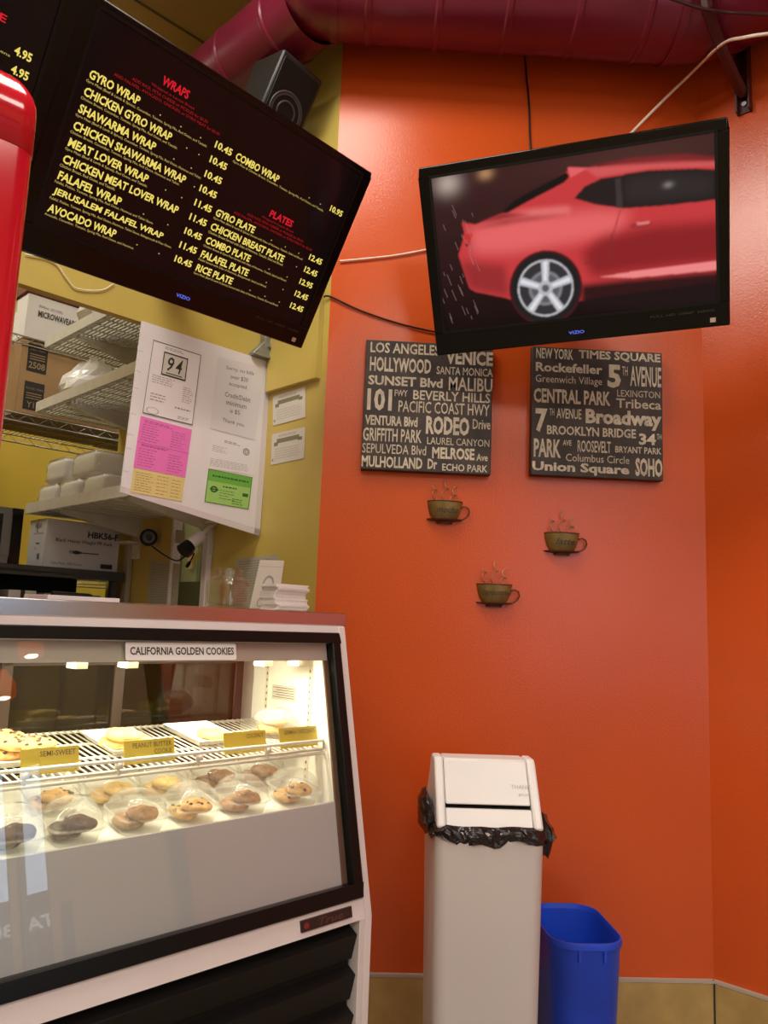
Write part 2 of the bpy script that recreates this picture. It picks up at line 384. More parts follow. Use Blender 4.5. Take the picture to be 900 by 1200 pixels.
# two pendant lamps over the shop tables
def pendant(px, py, label):
    h = hit(px, py, P0+Vector((0, 0, .588)), VD*math.cos(R_(11.8))-Vector((0, 0, 1))*math.sin(R_(11.8)))
    n = VD*math.cos(R_(11.8))-Vector((0, 0, 1))*math.sin(R_(11.8)); d = ray(px, py); r = d-n*(2*d.dot(n))
    p = h+r*((1.95-h.x)/r.x)
    t = thing('pendant_lamp', label, 'pendant lamp', Matrix.Translation(p), 'pendant lamps')
    m = MB(); m.lathe([(.055, -.05), (.062, -.02), (.055, .03), (.025, .075), (.02, .09)], 24); m.build('lamp_shade', mat('amber_glass_shade', (.5, .12, .02), .3, emis=(1, .22, .03), estr=1.2), t, smooth=True)
    m = MB(); m.lathe([(.001, -.06), (.03, -.052), (.044, -.03), (.03, 0), (.001, .01)], 20); m.build('bulb', emitmat('lit_bulb', (1, .86, .62), 22.0), t, smooth=True)
    MB().tube([(0, 0, .085), (0, 0, CEIL-p.z)], .004, 6).build('cord', INK, t)
pendant(38, 757, 'amber pendant lamp by the right wall, reflected high in the case glass')
pendant(5, 806, 'amber pendant lamp nearer the shop door, reflected at the left edge of the glass')

# header over the pass-through, raised panel, doorway trim
HV = .306
m = MB(); m.T = BF; m.box(-3.2, -.0, HV, HV+.03, 2.065, 2.62)
struct(m.build('trim_4', YELLOW))
m = MB(); m.T = BF; m.box(-.02, 0, .028, .29, 1.953, 2.62); struct(m.build('trim_6', YELLOW, bevel=.002))
m = MB(); m.T = BF; m.box(-.02, .125, .575, .605, 0, 2.08); m.box(-.012, .025, .825, .838, 0, 2.08); m.box(-.02, .03, .575, .838, 2.05, 2.09)
struct(m.build('door_1', WHITEE, bevel=.002))

# ================================================================== DUCT
RD = .15; ZD = 3.15
def duct():
    e1 = Vector((-.171, 2.22, ZD)); e2 = Vector((1.033, 2.22, ZD))
    d0 = VD; d1 = Vector((1, 0, 0)); d2 = Vector((math.sqrt(.5), -math.sqrt(.5), 0))
    t = thing('air_duct', 'large round maroon painted air duct running below the ceiling', 'duct', Matrix.Translation(e1))
    off = -e1
    def run(name, a, b, r=RD, nseam=3):
        L = (b-a).length; dr = (b-a)/L
        pts = []; rr = []
        mb = MB(); x = 0
        seams = [L*(k+.5)/nseam for k in range(nseam)]
        st = sorted([0, L]+[s+d for s in seams for d in (-.012, -.006, .006, .012)])
        for s in st:
            pts.append(a+dr*s+off); rr.append(r+(.004 if any(abs(abs(s-q)-.006) < 1e-4 for q in seams) else 0))
        mb.tube(pts, rr, 40, False); return mb.build(name, DUCT, t, autosm=True)
    ZA = Vector((0, 0, -.07)); RA = .118; EL = .055
    run('duct_run', e1+VD*.02+ZA*.8, e1+VD*2.25+ZA, RA, 9)
    run('duct_run', e1+d1*EL, e2-d1*.09, RD, 5)
    run('duct_run', e2+d2*.09, e2+d2*2.2, RD, 4)
    def elbow(pa, c, pb, ra, rb):
        n = 6; mb = MB(); P = []
        for i in range(n+1):
            q = i/n; P.append(pa*(1-q)**2+c*2*q*(1-q)+pb*q*q+off)
        mb.tube(P, [ra+(rb-ra)*i/n+.001 for i in range(n+1)], 40, False); mb.build('elbow', DUCT, t, autosm=True)
    mb = MB(); mb.lathe([(max(1e-4, (RD+.001)*math.sin(math.pi*i/16)), -(RD+.001)*math.cos(math.pi*i/16)) for i in range(17)], 40)
    mb.build('elbow', DUCT, t, smooth=True)
    MB().tube([d1*0, d1*EL], RD+.001, 40, False).build('elbow_collar', DUCT, t, autosm=True)
    elbow(e2-d1*.095, e2, e2+d2*.095, RD, RD)
    for c, d in ((e1+d1*EL, d1), (e2-d1*.09, d1), (e2+d2*.09, d2)):
        MB().tube([c-d*.012+off, c+d*.012+off], RD+.005, 40, True).build('joint_collar', DUCT, t, autosm=True)
    # sheet metal hanger hanging below the run by the yellow wall
    h = e1+VD*1.05+off
    return t
duct()
# strut bracket on the angled wall
CH0 = Vector((1.107, DW, 0)); CHD = Vector((math.sqrt(.5), -math.sqrt(.5), 0)); CHN = Vector((-math.sqrt(.5), -math.sqrt(.5), 0))
pb = hit(871, 130, CH0+CHN*.02, CHN); pt_ = hit(868, 40, CH0+CHN*.02, CHN)
t = thing('strut_bracket', 'dark maroon slotted strut bracket on the orange wall, holding the duct', 'bracket', frame(Vector((pb.x, pb.y, pb.z))-CHN*.02, CHD, -CHN, Vector((0, 0, 1))))
h = 3.32-pb.z
m = MB(); m.box(-.022, -.016, -.03, 0, 0, h); m.box(.016, .022, -.03, 0, 0, h); m.box(-.022, .022, -.006, 0, 0, h)
for k in range(5): m.box(-.006, .006, -.0075, -.006, .04+k*.06, .07+k*.06)
m.build('channel', DUCTD, t, bevel=.001)
q = pb.z
m = MB(); m.tube([(0, -.02, 2.925-q), (0, -.20, 2.965-q), (0, -.325, 3.03-q), (0, -.37, 3.15-q), (0, -.355, 3.27-q)], .017, 6); m.build('arm', DUCTD, t)
m = MB(); m.tube([(.0, -.0, .03), (0, -.012, .03)], .008, 8); m.build('bolt', GALV, t)

# ================================================================== TELEVISIONS
def tvframe(c, a, tilt, roll):
    a, tl, r = R_(a), R_(tilt), R_(roll)
    w = Vector((math.sin(a), math.cos(a), 0)); b = Vector((-math.cos(a), math.sin(a), 0))
    dn = Vector((0, 0, -1))*math.cos(tl)+b*math.sin(tl)
    x = w*math.cos(r)+dn*math.sin(r); z = -(dn*math.cos(r)-w*math.sin(r))
    return frame(Vector(c), x, z.cross(x), z)
def tv_body(t, W, H, sx, sz0, sz1, depth=.055, sticker=True):
    w, h = W/2, H/2
    m = MB()   # bezel as a frame around the screen opening
    fr = .0
    for q in ((-w, w, -h, sz0), (-w, w, sz1, h), (-w, -sx, sz0, sz1), (sx, w, sz0, sz1)):
        m.box(q[0], q[1], 0, .03, q[2], q[3])
    m.build('bezel', BLACKP, t, bevel=.0035)
    m = MB(); m.box(-sx+.002, sx-.002, .003, .006, sz0-.002, sz1+.002)
    # thin stepped inner lip
    lip = MB()
    for q in ((-sx-.004, sx+.004, sz0-.004, sz0+.003), (-sx-.004, sx+.004, sz1-.003, sz1+.004), (-sx-.004, -sx+.003, sz0, sz1), (sx-.003, sx+.004, sz0, sz1)):
        lip.box(q[0], q[1], -.001, .004, q[2], q[3])
    lip.build('inner_lip', BLACKM, t)
    b = MB()
    b.hexa([(-w+.004, .03, -h+.004), (w-.004, .03, -h+.004), (w-.004, .03, h-.004), (-w+.004, .03, h-.004)],
           [(-w+.06, .03+depth, -h+.07), (w-.06, .03+depth, -h+.07), (w-.06, .03+depth, h-.05), (-w+.06, .03+depth, h-.05)])
    b.build('back_shell', BLACKM, t, bevel=.006)
    m2 = MB(); text(m2, 'VIZIO', -.021, .021, -h+.022*(H/.55), -h+.031*(H/.55), -.0016, .01); m2.build('maker_logo', LOGOB, t)
    if sticker:
        m2 = MB(); m2.box(w-.05, w-.036, -.0012, -.0004, -h+.012, -h+.024); s_ = m2.build('energy_sticker', mat('sticker', (.55, .42, .36), .5), t)
        m2 = MB(); text(m2, 'FULL HD 1080P  HDMI', w-.20, w-.04, -h+.040, -h+.046, -.0008, 0); m2.build('feature_print', mat('dim_print', (.05, .045, .045), .4), t)
    return m
# --- menu screen in the middle
MS = .875
M1 = tvframe((-.4150537*MS, 2.1215054*MS, 1.2+1.1526882*MS), 40.562, 30.143, -2.796)
SCL = Matrix.Scale(MS, 4)
def menu_tv(M, label):
    t = thing('menu_television', label, 'television', M, 'menu televisions over the counter')
    m = tv_body(t, MS, .606*MS, .462*MS, -.232*MS, .284*MS)
    return t, m.build('screen', SCREEN, t)
tv1, scr = menu_tv(M1, 'tilted black television showing the wraps and plates menu in yellow lettering')
yel = MB(); dim = MB(); red = MB(); rdd = MB()
for q in (yel, dim, red, rdd): q.T = SCL
D1 = 'Gyro Meat (Beef & Lamb & Spices), Cucumber, Tomato, Spring Mix, Red Onion, and Tzatziki.'
D2 = 'Chicken Breast, Cucumber, Tomato, Spring Mix, Red Onion, and Tzatziki.'
D3 = 'Gyro Meat (Beef & Lamb & Spices), Cucumber, Tomato, Spring Mix, Red Onion, Hummus and Tahini.'
D4 = 'Chicken Breast, Cucumber, Tomato, Spring Mix, Red Onion, Hummus and Tahini.'
D5 = 'Gyro Meat (Beef & Lamb & Spices), Red Onion, and Tzatziki.'
D6 = 'Chicken Breast, Red Onion, and Tzatziki.'
D7 = 'Falafel, Pickles, Tomato, Spring Mix, Red Onion, Hummus and Tahini Sauce.'
D8 = 'Falafel, Pickles, Tomato, Spring Mix, Red Onion, Hummus, Tahini Sauce, Babaganoush & Fries Onion.'
D9 = 'Avocado, Cucumber, Tomato, Spring Mix, Red Onion, and Hummus.'
rows = [('GYRO WRAP', -.301, '10.45', D1, -.085, 3), ('CHICKEN GYRO WRAP', -.19, '10.45', D2, -.165, 2), ('SHAWARMA WRAP', -.223, '10.45', D3, -.07, 2),
        ('CHICKEN SHAWARMA WRAP', -.112, '10.45', D4, -.125, 1), ('MEAT LOVER WRAP', -.214, '11.45', D5, -.21, 2), ('CHICKEN MEAT LOVER WRAP', -.103, '11.45', D6, -.29, 0),
        ('FALAFEL WRAP', -.264, '10.45', D7, -.16, 2), ('JERUSALEM FALAFEL WRAP', -.12, '11.45', D8, -.085, 0), ('AVOCADO WRAP', -.25, '10.45', D9, -.19, 2)]
for i, (n, xe, pr, ds, de, nd) in enumerate(rows):
    z = .1435-i*.0405
    text(yel, n, -.437, xe, z-.010, z+.011, -.0002, .03, .08)
    text(yel, pr, -.064, -.006, z-.009, z+.010, -.0002, .03)
    text(dim, ds, -.440, de, z-.0215, z-.0135, -.0002, .0)
    for k in range(nd):
        x = (xe+.03)+(k+.5)*((-.08-xe-.03)/max(nd, 1)); dim.box(x-.0016, x+.0016, -.0004, 0, z-.006, z-.003)
text(yel, 'COMBO WRAP', .009, .172, .133, .154, -.0002, .03, .08); text(yel, '10.95', .393, .449, .136, .155, -.0002, .03)
text(dim, 'Gyro Meat & Chicken Breast, Cucumber, Tomato, Spring Mix, Red Onion, and Tzatziki.', .005, .372, .122, .130, -.0002, 0)
for x in (.30, .35): dim.box(x-.0016, x+.0016, -.0004, 0, .139, .142)
prow = [('GYRO PLATE', .155, '12.45', 'Gyro Meat (Beef & Lamb & Spices) Served with Sides of Hummus, Tzatziki, Salad and Bread.', .365, 3), ('CHICKEN BREAST PLATE', .295, '12.45', 'Chicken Breast Served with Sides of Hummus, Tzatziki, Salad and Bread.', .30, 1),
        ('COMBO PLATE', .176, '12.95', 'Chicken Breast & Gyro Meat Served with Sides of Hummus, Tzatziki, Salad and Bread.', .335, 2), ('FALAFEL PLATE', .188, '12.45', 'Falafel Served with Sides of Hummus, Babaganoush, Salad and Bread.', .27, 2),
        ('RICE PLATE', .145, '12.45', 'Gyro Meat (Beef & Lamb & Spices) Served with Sides of Hummus, Tzatziki, Rice and Bread.', .34, 3)]
for i, (n, xe, pr, ds, de, nd) in enumerate(prow):
    z = -.018-i*.0408
    text(yel, n, .010, xe, z-.010, z+.011, -.0002, .03, .08); text(yel, pr, .386, .444, z-.009, z+.010, -.0002, .03)
    text(dim, ds, .008, de, z-.0215, z-.0135, -.0002, .0)
    for k in range(nd):
        x = xe+.04+(k+.5)*((.37-xe-.04)/nd); dim.box(x-.0016, x+.0016, -.0004, 0, z-.006, z-.003)
text(red, 'WRAPS', -.262, -.182, .206, .228, -.0002, .03, .08); text(red, 'PLATES', .184, .278, .037, .058, -.0002, .03, .08)
for (xc, zt) in ((-.222, .194), (.225, .027)):
    text(rdd, 'Wrapped in Lavash Bread', xc-.065, xc+.065, zt-.004, zt+.004, -.0002, 0)
    text(rdd, 'ADD RICE, FETA CHEESE or PICKLES for $0.50', xc-.115, xc+.115, zt-.016, zt-.008, -.0002, 0)
    text(rdd, 'ADD FALAFEL, AVOCADO, CHICKEN, or GYRO MEAT for $2.00', xc-.16, xc+.16, zt-.028, zt-.020, -.0002, 0)
for mb, nm, mt in ((yel, 'menu_lettering', MENUY), (dim, 'menu_descriptions', MENUD), (red, 'menu_headings', MENUR), (rdd, 'menu_notes', MENURD)):
    o = mb.build(nm, mt, scr); o.location = (0, .0026, 0)
m = MB(); m.T = Matrix(M1).inverted() @ BF
m.box(-.45, -.39, -.02, HV, 2.25, 2.31); m.build('mount_arm', GALV, tv1)
# --- its neighbour at the left
M0 = M1 @ Matrix.Translation((-1.0045*MS, -.004, .02))
tv0, scr0 = menu_tv(M0, 'black menu television cut off by the top left corner of the photo')
yel = MB(); dim = MB(); red = MB()
inv0 = M0.inverted(); y0 = M0.col[1].xyz; o0 = M0.col[3].xyz
def l0(px, py): q = inv0 @ hit(px, py, o0, y0); return q.x, q.z
for (a, b, s_) in (((18, 58), (40, 62), '4.95'), ((14, 80), (36, 84), '4.95')):
    p = l0(*a); q = l0(*b); text(yel, s_, p[0], q[0], p[1]-.009, p[1]+.008, -.0002, .03)
    text(dim, 'Served on fresh pita with Tahini and Mixed Greens', p[0]-.30, p[0]-.005, p[1]-.019, p[1]-.012, -.0002, 0)
p = l0(8, 24); text(red, 'ADD FETA CHEESE', p[0]-.25, p[0], p[1]-.006, p[1]+.008, -.0002, .02)
for mb, nm, mt in ((yel, 'menu_lettering', MENUY), (dim, 'menu_descriptions', MENUD), (red, 'menu_headings', MENUR)):
    o = mb.build(nm, mt, scr0); o.location = (0, .0026, 0)
m = MB(); m.box(-.4, -.34, .08, .30, -.05, .01); m.build('mount_arm', GALV, tv0)

# --- television with the car
M2 = tvframe((.565, 1.993, 2.229), 106.488, 23.246, -3.371)
Wc, Hc = .79, .51
tv2 = thing('wall_television', 'tilted black television on the orange wall showing a red car', 'television', M2)
tv_body(tv2, Wc, Hc, .366, -.192, .226)
inv2 = M2.inverted(); y2 = M2.col[1].xyz; o2 = M2.col[3].xyz
def l2(x, y): q = inv2 @ hit(480+x/2.143, 110+y/2.143, o2, y2); return (q.x, q.z)
def picture():
    NX, NZ = 420, 240
    xs = np.linspace(-.365, .365, NX); zs = np.linspace(-.191, .225, NZ)
    X, Z = np.meshgrid(xs, zs)
    img = np.zeros((NZ, NX, 3))
    def inside(poly):
        poly = np.array([l2(*p) for p in poly]); r = np.zeros(X.shape, bool); n = len(poly)
        for i in range(n):
            x1, z1 = poly[i]; x2, z2 = poly[(i+1) % n]
            c = (z1 > Z) != (z2 > Z)
            with np.errstate(divide='ignore', invalid='ignore'):
                r ^= c & (X < (x2-x1)*(Z-z1)/(z2-z1)+x1)
        return r.astype(float)
    def blur(a, k):
        for ax in (0, 1):
            for _ in range(2):
                p = np.pad(a, [(k, k) if i == ax else (0, 0) for i in (0, 1)], 'edge')
                c = np.cumsum(p, axis=ax); c = np.insert(c, 0, 0, axis=ax)
                a = (np.take(c, range(2*k+1, c.shape[ax]), axis=ax)-np.take(c, range(0, c.shape[ax]-2*k-1), axis=ax))/(2*k+1)
        return a
    def put(mask, col, a=1.0):
        nonlocal img
        mk = np.clip(mask*a, 0, 1)[..., None]; img = img*(1-mk)+np.array(col)*mk
    def gauss(p, rx, rz):
        c = l2(*p); return np.exp(-(((X-c[0])/rx)**2+((Z-c[1])/rz)**2))
    tz = (Z+.191)/.416
    img[:] = np.array((.006, .002, .002))[None, None]*(1-tz[..., None])+np.array((.045, .014, .014))[None, None]*tz[..., None]
    put(gauss((560, 150), .22, .05), (.07, .026, .022), .8)
    put(gauss((95, 225), .035, .03), (.52, .42, .36), .8); put(gauss((190, 200), .02, .015), (.55, .30, .14), .7)
    body = [(130, 322), (165, 328), (232, 300), (300, 255), (398, 192), (402, 183), (447, 186), (540, 172), (650, 163), (770, 166), (775, 470), (640, 490), (470, 512), (440, 520), (255, 517), (240, 512), (165, 497), (150, 488), (122, 405), (138, 352)]
    bodym = blur(inside(body), 1)
    put(bodym, (.55, .042, .046))
    put(blur(inside([(430, 180), (540, 170), (770, 160), (770, 182), (600, 188), (470, 208)]), 2)*bodym, (.62, .10, .10), .9)
    put(blur(inside([(440, 184), (560, 160), (690, 150), (775, 158), (775, 168), (640, 172), (540, 178)]), 2), (.22, .02, .022), .9)
    put(blur(inside([(150, 335), (300, 305), (480, 290), (560, 296), (520, 350), (400, 375), (250, 400), (160, 400)]), 9)*bodym, (.80, .14, .14), .85)
    put(blur(inside([(430, 400), (480, 360), (620, 330), (775, 318), (775, 420), (560, 445), (460, 462)]), 8)*bodym, (.20, .010, .013), .85)
    put(blur(inside([(125, 420), (240, 432), (250, 510), (150, 490)]), 6)*bodym, (.24, .02, .022), .8)
    put(blur(inside([(430, 480), (560, 465), (775, 445), (775, 540), (430, 540)]), 4), (.012, .005, .006), .97)
    put(blur(inside([(478, 460), (560, 446), (775, 418), (775, 442), (560, 462)]), 1), (.86, .25, .25), .95)
    put(blur(inside([(150, 340), (240, 318), (330, 306), (420, 300), (330, 312), (240, 326)]), 3)*bodym, (.14, .015, .018), .8)
    put(blur(inside([(250, 300), (320, 290), (400, 283), (405, 296), (320, 303)]), 4)*bodym, (.88, .27, .25), .6)
    put(blur(inside([(228, 300), (262, 268), (392, 195), (402, 206), (388, 222), (300, 268), (246, 298)]), 1), (.008, .006, .006))
    put(blur(inside([(165, 325), (232, 300), (300, 302), (240, 312)]), 2), (.20, .02, .022), .8)
    put(blur(inside([(396, 184), (447, 186), (404, 210)]), 1), (.72, .12, .13))
    win = [(413, 262), (440, 232), (482, 212), (600, 192), (720, 187), (775, 190), (775, 265), (640, 280), (540, 287), (470, 278)]
    put(blur(inside(win), 1), (.018, .012, .012))
    put(blur(inside([(516, 215), (530, 210), (536, 284), (520, 284)]), 1), (.045, .035, .033)); put(blur(inside([(540, 212), (640, 200), (760, 205), (760, 250), (640, 265), (545, 270)]), 6), (.032, .026, .026), .7)
    put(gauss((650, 228), .012, .008), (.3, .26, .25), .6)
    put(blur(inside([(133, 352), (158, 350), (150, 378), (136, 376)]), 1), (.55, .03, .03)); put(blur(inside([(138, 376), (150, 378), (143, 384)]), 1), (.02, .01, .01))
    for seam in ([(528, 290), (531, 290), (512, 356), (509, 356)], [(505, 420), (512, 420), (508, 350), (505, 350)], [(440, 424), (505, 416), (505, 419), (440, 428)]):
        put(blur(inside(seam), 1), (.22, .02, .022), .8)
    put(blur(inside([(553, 330), (575, 320), (604, 318), (610, 326), (600, 336), (560, 340)]), 1), (.34, .03, .035)); put(blur(inside([(570, 322), (604, 319), (602, 326), (572, 330)]), 1), (.75, .2, .2))
    c = np.array(l2(341, 488)); ex = np.array(l2(425, 484))-c; ez = np.array(l2(340, 402))-c
    det = ex[0]*ez[1]-ex[1]*ez[0]
    A = ((X-c[0])*ez[1]-(Z-c[1])*ez[0])/det; Bq = ((Z-c[1])*ex[0]-(X-c[0])*ex[1])/det
    rr = np.hypot(A, Bq); th = np.arctan2(Bq, A)
    put(blur((rr < 1.10).astype(float), 1), (.05, .008, .01)); put(blur((rr < 1.03).astype(float), 1), (.014, .012, .013))
    put(blur(((rr < .84)).astype(float), 1), (.55, .55, .58)); put(blur((rr < .79).astype(float), 1), (.035, .03, .035))
    put(blur((rr < .52).astype(float), 1), (.10, .10, .11)); put(blur(((rr < .50) & (rr > .42)).astype(float), 1), (.20, .20, .21))
    for k in range(5):
        a = R_(90+72*k); dt = np.abs((th-a+math.pi) % (2*math.pi)-math.pi)
        wd = rr*np.sin(np.minimum(dt, math.pi/2))
        put(blur(((wd < .085+.05*rr) & (rr < .80) & (dt < 1.2)).astype(float), 1), (.50, .50, .54)); put(blur(((wd < .03+.02*rr) & (rr < .78) & (dt < 1.2)).astype(float), 1), (.80, .80, .84), .8)
    put(blur((rr < .22).astype(float), 1), (.45, .45, .48)); put(blur((rr < .11).astype(float), 1), (.10, .10, .11))
    rnd = random.Random(3)
    for k in range(34):       # sparks of rain at the rear of the car
        x = rnd.uniform(80, 165); y = rnd.uniform(270, 560); L = rnd.uniform(8, 30)
        put(inside([(x, y), (x+1.6, y), (x+L*.45+.6, y+L), (x+L*.45-1, y+L)]), (.30, .17, .17), .6)
    me = bpy.data.meshes.new('screen')
    vs = np.stack([X, np.full_like(X, .004), Z], -1).reshape(-1, 3)
    i = np.arange(NX*NZ).reshape(NZ, NX)
    fs = np.stack([i[:-1, :-1], i[:-1, 1:], i[1:, 1:], i[1:, :-1]], -1).reshape(-1, 4)
    me.from_pydata(vs.tolist(), [], fs.tolist())
    at = me.color_attributes.new('picture', 'FLOAT_COLOR', 'POINT')
    at.data.foreach_set('color', np.concatenate([img.reshape(-1, 3), np.ones((NX*NZ, 1))], 1).astype(np.float32).ravel())
    mt = bpy.data.materials.new('lit_picture'); mt.use_nodes = True
    b = mt.node_tree.nodes['Principled BSDF']; b.inputs['Base Color'].default_value = (.004, .004, .004, 1); b.inputs['Roughness'].default_value = .25; b.inputs['Specular IOR Level'].default_value = .12
    ca = mt.node_tree.nodes.new('ShaderNodeVertexColor'); ca.layer_name = 'picture'
    mt.node_tree.links.new(ca.outputs[0], b.inputs['Emission Color']); b.inputs['Emission Strength'].default_value = 1.0
    me.materials.append(mt); me.update()
    o = bpy.data.objects.new('screen', me); COL.objects.link(o); o.parent = tv2
picture()
MB().box(-.364, .364, .0045, .03, -.19, .224).build('panel', BLACKM, tv2)
m = MB(); m.box(-.08, .08, .085, .10, -.06, .10)
p = inv2 @ Vector((.60, DW, 2.25)); m.tube([(0, .09, .02), (p.x, p.y-.02, p.z)], .022, 10)
m.T = inv2 @ Matrix.Translation((.60, DW, 2.25)); m.box(-.06, .06, -.02, 0, -.10, .10); m.build('wall_mount', BLACKM, tv2, autosm=True)

# ================================================================== CANVAS SIGNS
def sign(x0, x1, z0, z1, name, label, words, scale, off):
    w = x1-x0; h = z1-z0
    t = thing(name, label, 'sign', T((x0+x1)/2, DW, (z0+z1)/2))
    MB().box(-w/2, w/2, -.032, -.004, -h/2, h/2).build('board', SIGNB, t, bevel=.002)
    L = MB()
    (ax0, ay0, ax1, ay1) = off      # sign corners inside the measuring crop: left, top, right, bottom
    for s_, a, b, c, d, bo in words:
        X0 = -w/2+(a-ax0)/(ax1-ax0)*w; X1 = -w/2+(c-ax0)/(ax1-ax0)*w
        Z1 = h/2-(b-ay0)/(ay1-ay0)*h; Z0 = h/2-(d-ay0)/(ay1-ay0)*h
        text(L, s_, X0, X1, Z0, Z1, -.0326, bo)
    L.build('lettering', SIGNT, t)
    return t
SY = -5  # tilt compensation of the crop rows (right end of each row sits lower in the crop)
def W_(s_, a, b, c, d, bo=.02):
    k = ((a+c)/2-460)*.037; return (s_, a, b-k, c, d-k, bo)
LA = [W_('LOS ANGELES', 85, 52, 515, 118), W_('VENICE', 555, 92, 850, 182, .035), W_('HOLLYWOOD', 85, 143, 465, 235, .03), W_('SANTA MONICA', 500, 198, 850, 248, .01),
      W_('SUNSET Blvd', 80, 262, 540, 322, .03), W_('MALIBU', 578, 262, 850, 348, .015), W_('101', 78, 338, 230, 476, .035), W_('FWY', 245, 345, 325, 386, .015), W_('BEVERLY HILLS', 360, 352, 838, 412, .015),
      W_('PACIFIC COAST HWY', 272, 420, 835, 492, .008), W_('VENTURA Blvd', 70, 508, 392, 570, .03), W_('RODEO', 445, 508, 712, 622, .04), W_('Drive', 733, 522, 842, 584, .01),
      W_('GRIFFITH PARK', 62, 586, 420, 668, .015), W_('LAUREL CANYON', 455, 642, 838, 686, .0), W_('SEPULVEDA Blvd', 60, 684, 450, 742, .0), W_('MELROSE', 488, 700, 748, 772, .035), W_('Ave', 760, 736, 830, 780, .02),
      W_('MULHOLLAND', 60, 758, 430, 828, .03), W_('Dr', 462, 770, 520, 832, .03), W_('ECHO PARK', 552, 802, 830, 846, .015)]
sign(.028, .425, 1.662, 2.072, 'canvas_sign', 'square dark wall sign with beige Los Angeles street names', LA, 5.294, (57, 43, 850, 850))
NY = [W_('NEW YORK', 80, 68, 300, 132, .02), W_('TIMES SQUARE', 332, 82, 822, 142, .03), W_('Rockefeller', 78, 158, 474, 214, .03), W_('5', 505, 160, 585, 300, .04), W_('TH', 592, 170, 625, 225, .0), W_('AVENUE', 640, 170, 826, 292, .02),
      W_('Greenwich Village', 78, 234, 472, 292, .0), W_('CENTRAL PARK', 68, 316, 522, 402, .03), W_('LEXINGTON', 562, 316, 818, 356, .0), W_('Tribeca', 556, 368, 824, 424, .015), W_('7', 80, 430, 150, 570, .04), W_('TH', 162, 430, 190, 470, .0), W_('AVENUE', 204, 430, 350, 490, .012),
      W_('Broadway', 375, 436, 826, 548, .04), W_('BROOKLYN BRIDGE', 148, 538, 672, 592, .025), W_('34', 690, 572, 790, 640, .035), W_('TH', 796, 574, 824, 606, .0), W_('PARK', 72, 610, 230, 718, .03), W_('AVE', 242, 616, 292, 648, .015), W_('ROOSEVELT', 328, 618, 524, 688, .015),
      W_('BRYANT PARK', 550, 652, 822, 690, .015), W_('Columbus Circle', 260, 702, 632, 746, .0), W_('Union Square', 64, 750, 632, 820, .035), W_('SOHO', 668, 718, 828, 826, .035)]
sign(.549, .962, 1.669, 2.079, 'canvas_sign', 'square dark wall sign with beige New York street names', NY, 5.143, (57, 70, 832, 835))

# ================================================================== COFFEE CUPS ON THE WALL
def cup(px, py, word, label):
    c = hit(px, py, (0, DW, 0), (0, 1, 0)); s = .00268
    t = thing('metal_cup_ornament', label, 'wall ornament', T(c.x, DW, c.z), 'metal coffee cups on the orange wall')
    w = 20*s; hh = 21*s
    prof = [(.48*w, -hh*.5), (.66*w, -hh*.48), (.86*w, -hh*.2), (.97*w, hh*.2), (1.0*w, hh*.5), (.96*w, hh*.5)]
    m = MB(); m.lathe(prof, 20, (0, -.002, 0), math.pi, 2*math.pi, .55); m.box(-w*.6, w*.6, -.004, 0, -hh*.4, hh*.4); m.build('cup_bowl', CUP, t, autosm=True)
    m = MB(); m.tube([(w*math.cos(math.pi+math.pi*k/16), -.002+.55*w*math.sin(math.pi+math.pi*k/16), hh*.5) for k in range(17)], .0018, 6); m.build('rim', CUPD, t, smooth=True)
    m = MB(); m.lathe([(.3*w, -hh*.5-.006), (1.0*w, -hh*.5-.001), (1.04*w, -hh*.5+.002), (.3*w, -hh*.5+.0)], 20, (0, -.001, 0), math.pi, 2*math.pi, .6)
    m.lathe([(.45*w, -hh*.5-.012), (.5*w, -hh*.5-.003)], 16, (0, -.001, 0), math.pi, 2*math.pi, .6); m.build('saucer', CUPD, t, autosm=True)
    m = MB(); P = [(w*.92, -.012, hh*.20), (w*1.12, -.012, hh*.26), (w*1.34, -.012, hh*.16), (w*1.40, -.012, -hh*.06), (w*1.28, -.012, -hh*.30), (w*1.02, -.012, -hh*.45), (w*.74, -.012, -hh*.50)]
    m.tube(P, .0026, 6); m.build('handle', CUPD, t, smooth=True)
    for k, x0 in enumerate((-.55, -.1, .42)):
        P = []; n = 44; x0 *= w; H = (26, 34, 24)[k]*s
        for i in range(n):
            q = i/(n-1); a = q*10.5+k*1.3; rad = .0105*(1-.25*q)
            P.append((x0+rad*math.sin(a)+q*.010*(1 if k else -.4), -.010-.004*math.cos(a*1.3), hh*.5-.003+H*q*.75+.006*math.cos(a)))
        m = MB(); m.tube(P, .0015, 5); m.build('steam_wire', WIREB, t, smooth=True)
    m = MB()
    def onbowl(x, z):
        f = max(0, 1-(x/w)**2); return (x, -.0035-.55*w*math.sqrt(f)*(.90+.10*(z/hh+.5)), z)
    L = {'mocha': .62, 'latte': .58, 'cappuccino': .86}[word]*w
    text(m, word, -L+.1*w, L+.1*w, -hh*.16, hh*.20, 0, .0, .35, fn=onbowl); m.build('lettering', INK, t)
cup(521, 599, 'mocha', 'olive metal coffee cup ornament lettered mocha, nearest the Los Angeles sign')
cup(658, 636, 'latte', 'olive metal coffee cup ornament lettered latte, below the New York sign')
cup(579, 696, 'cappuccino', 'olive metal coffee cup ornament lettered cappuccino, lowest of the wall cups')

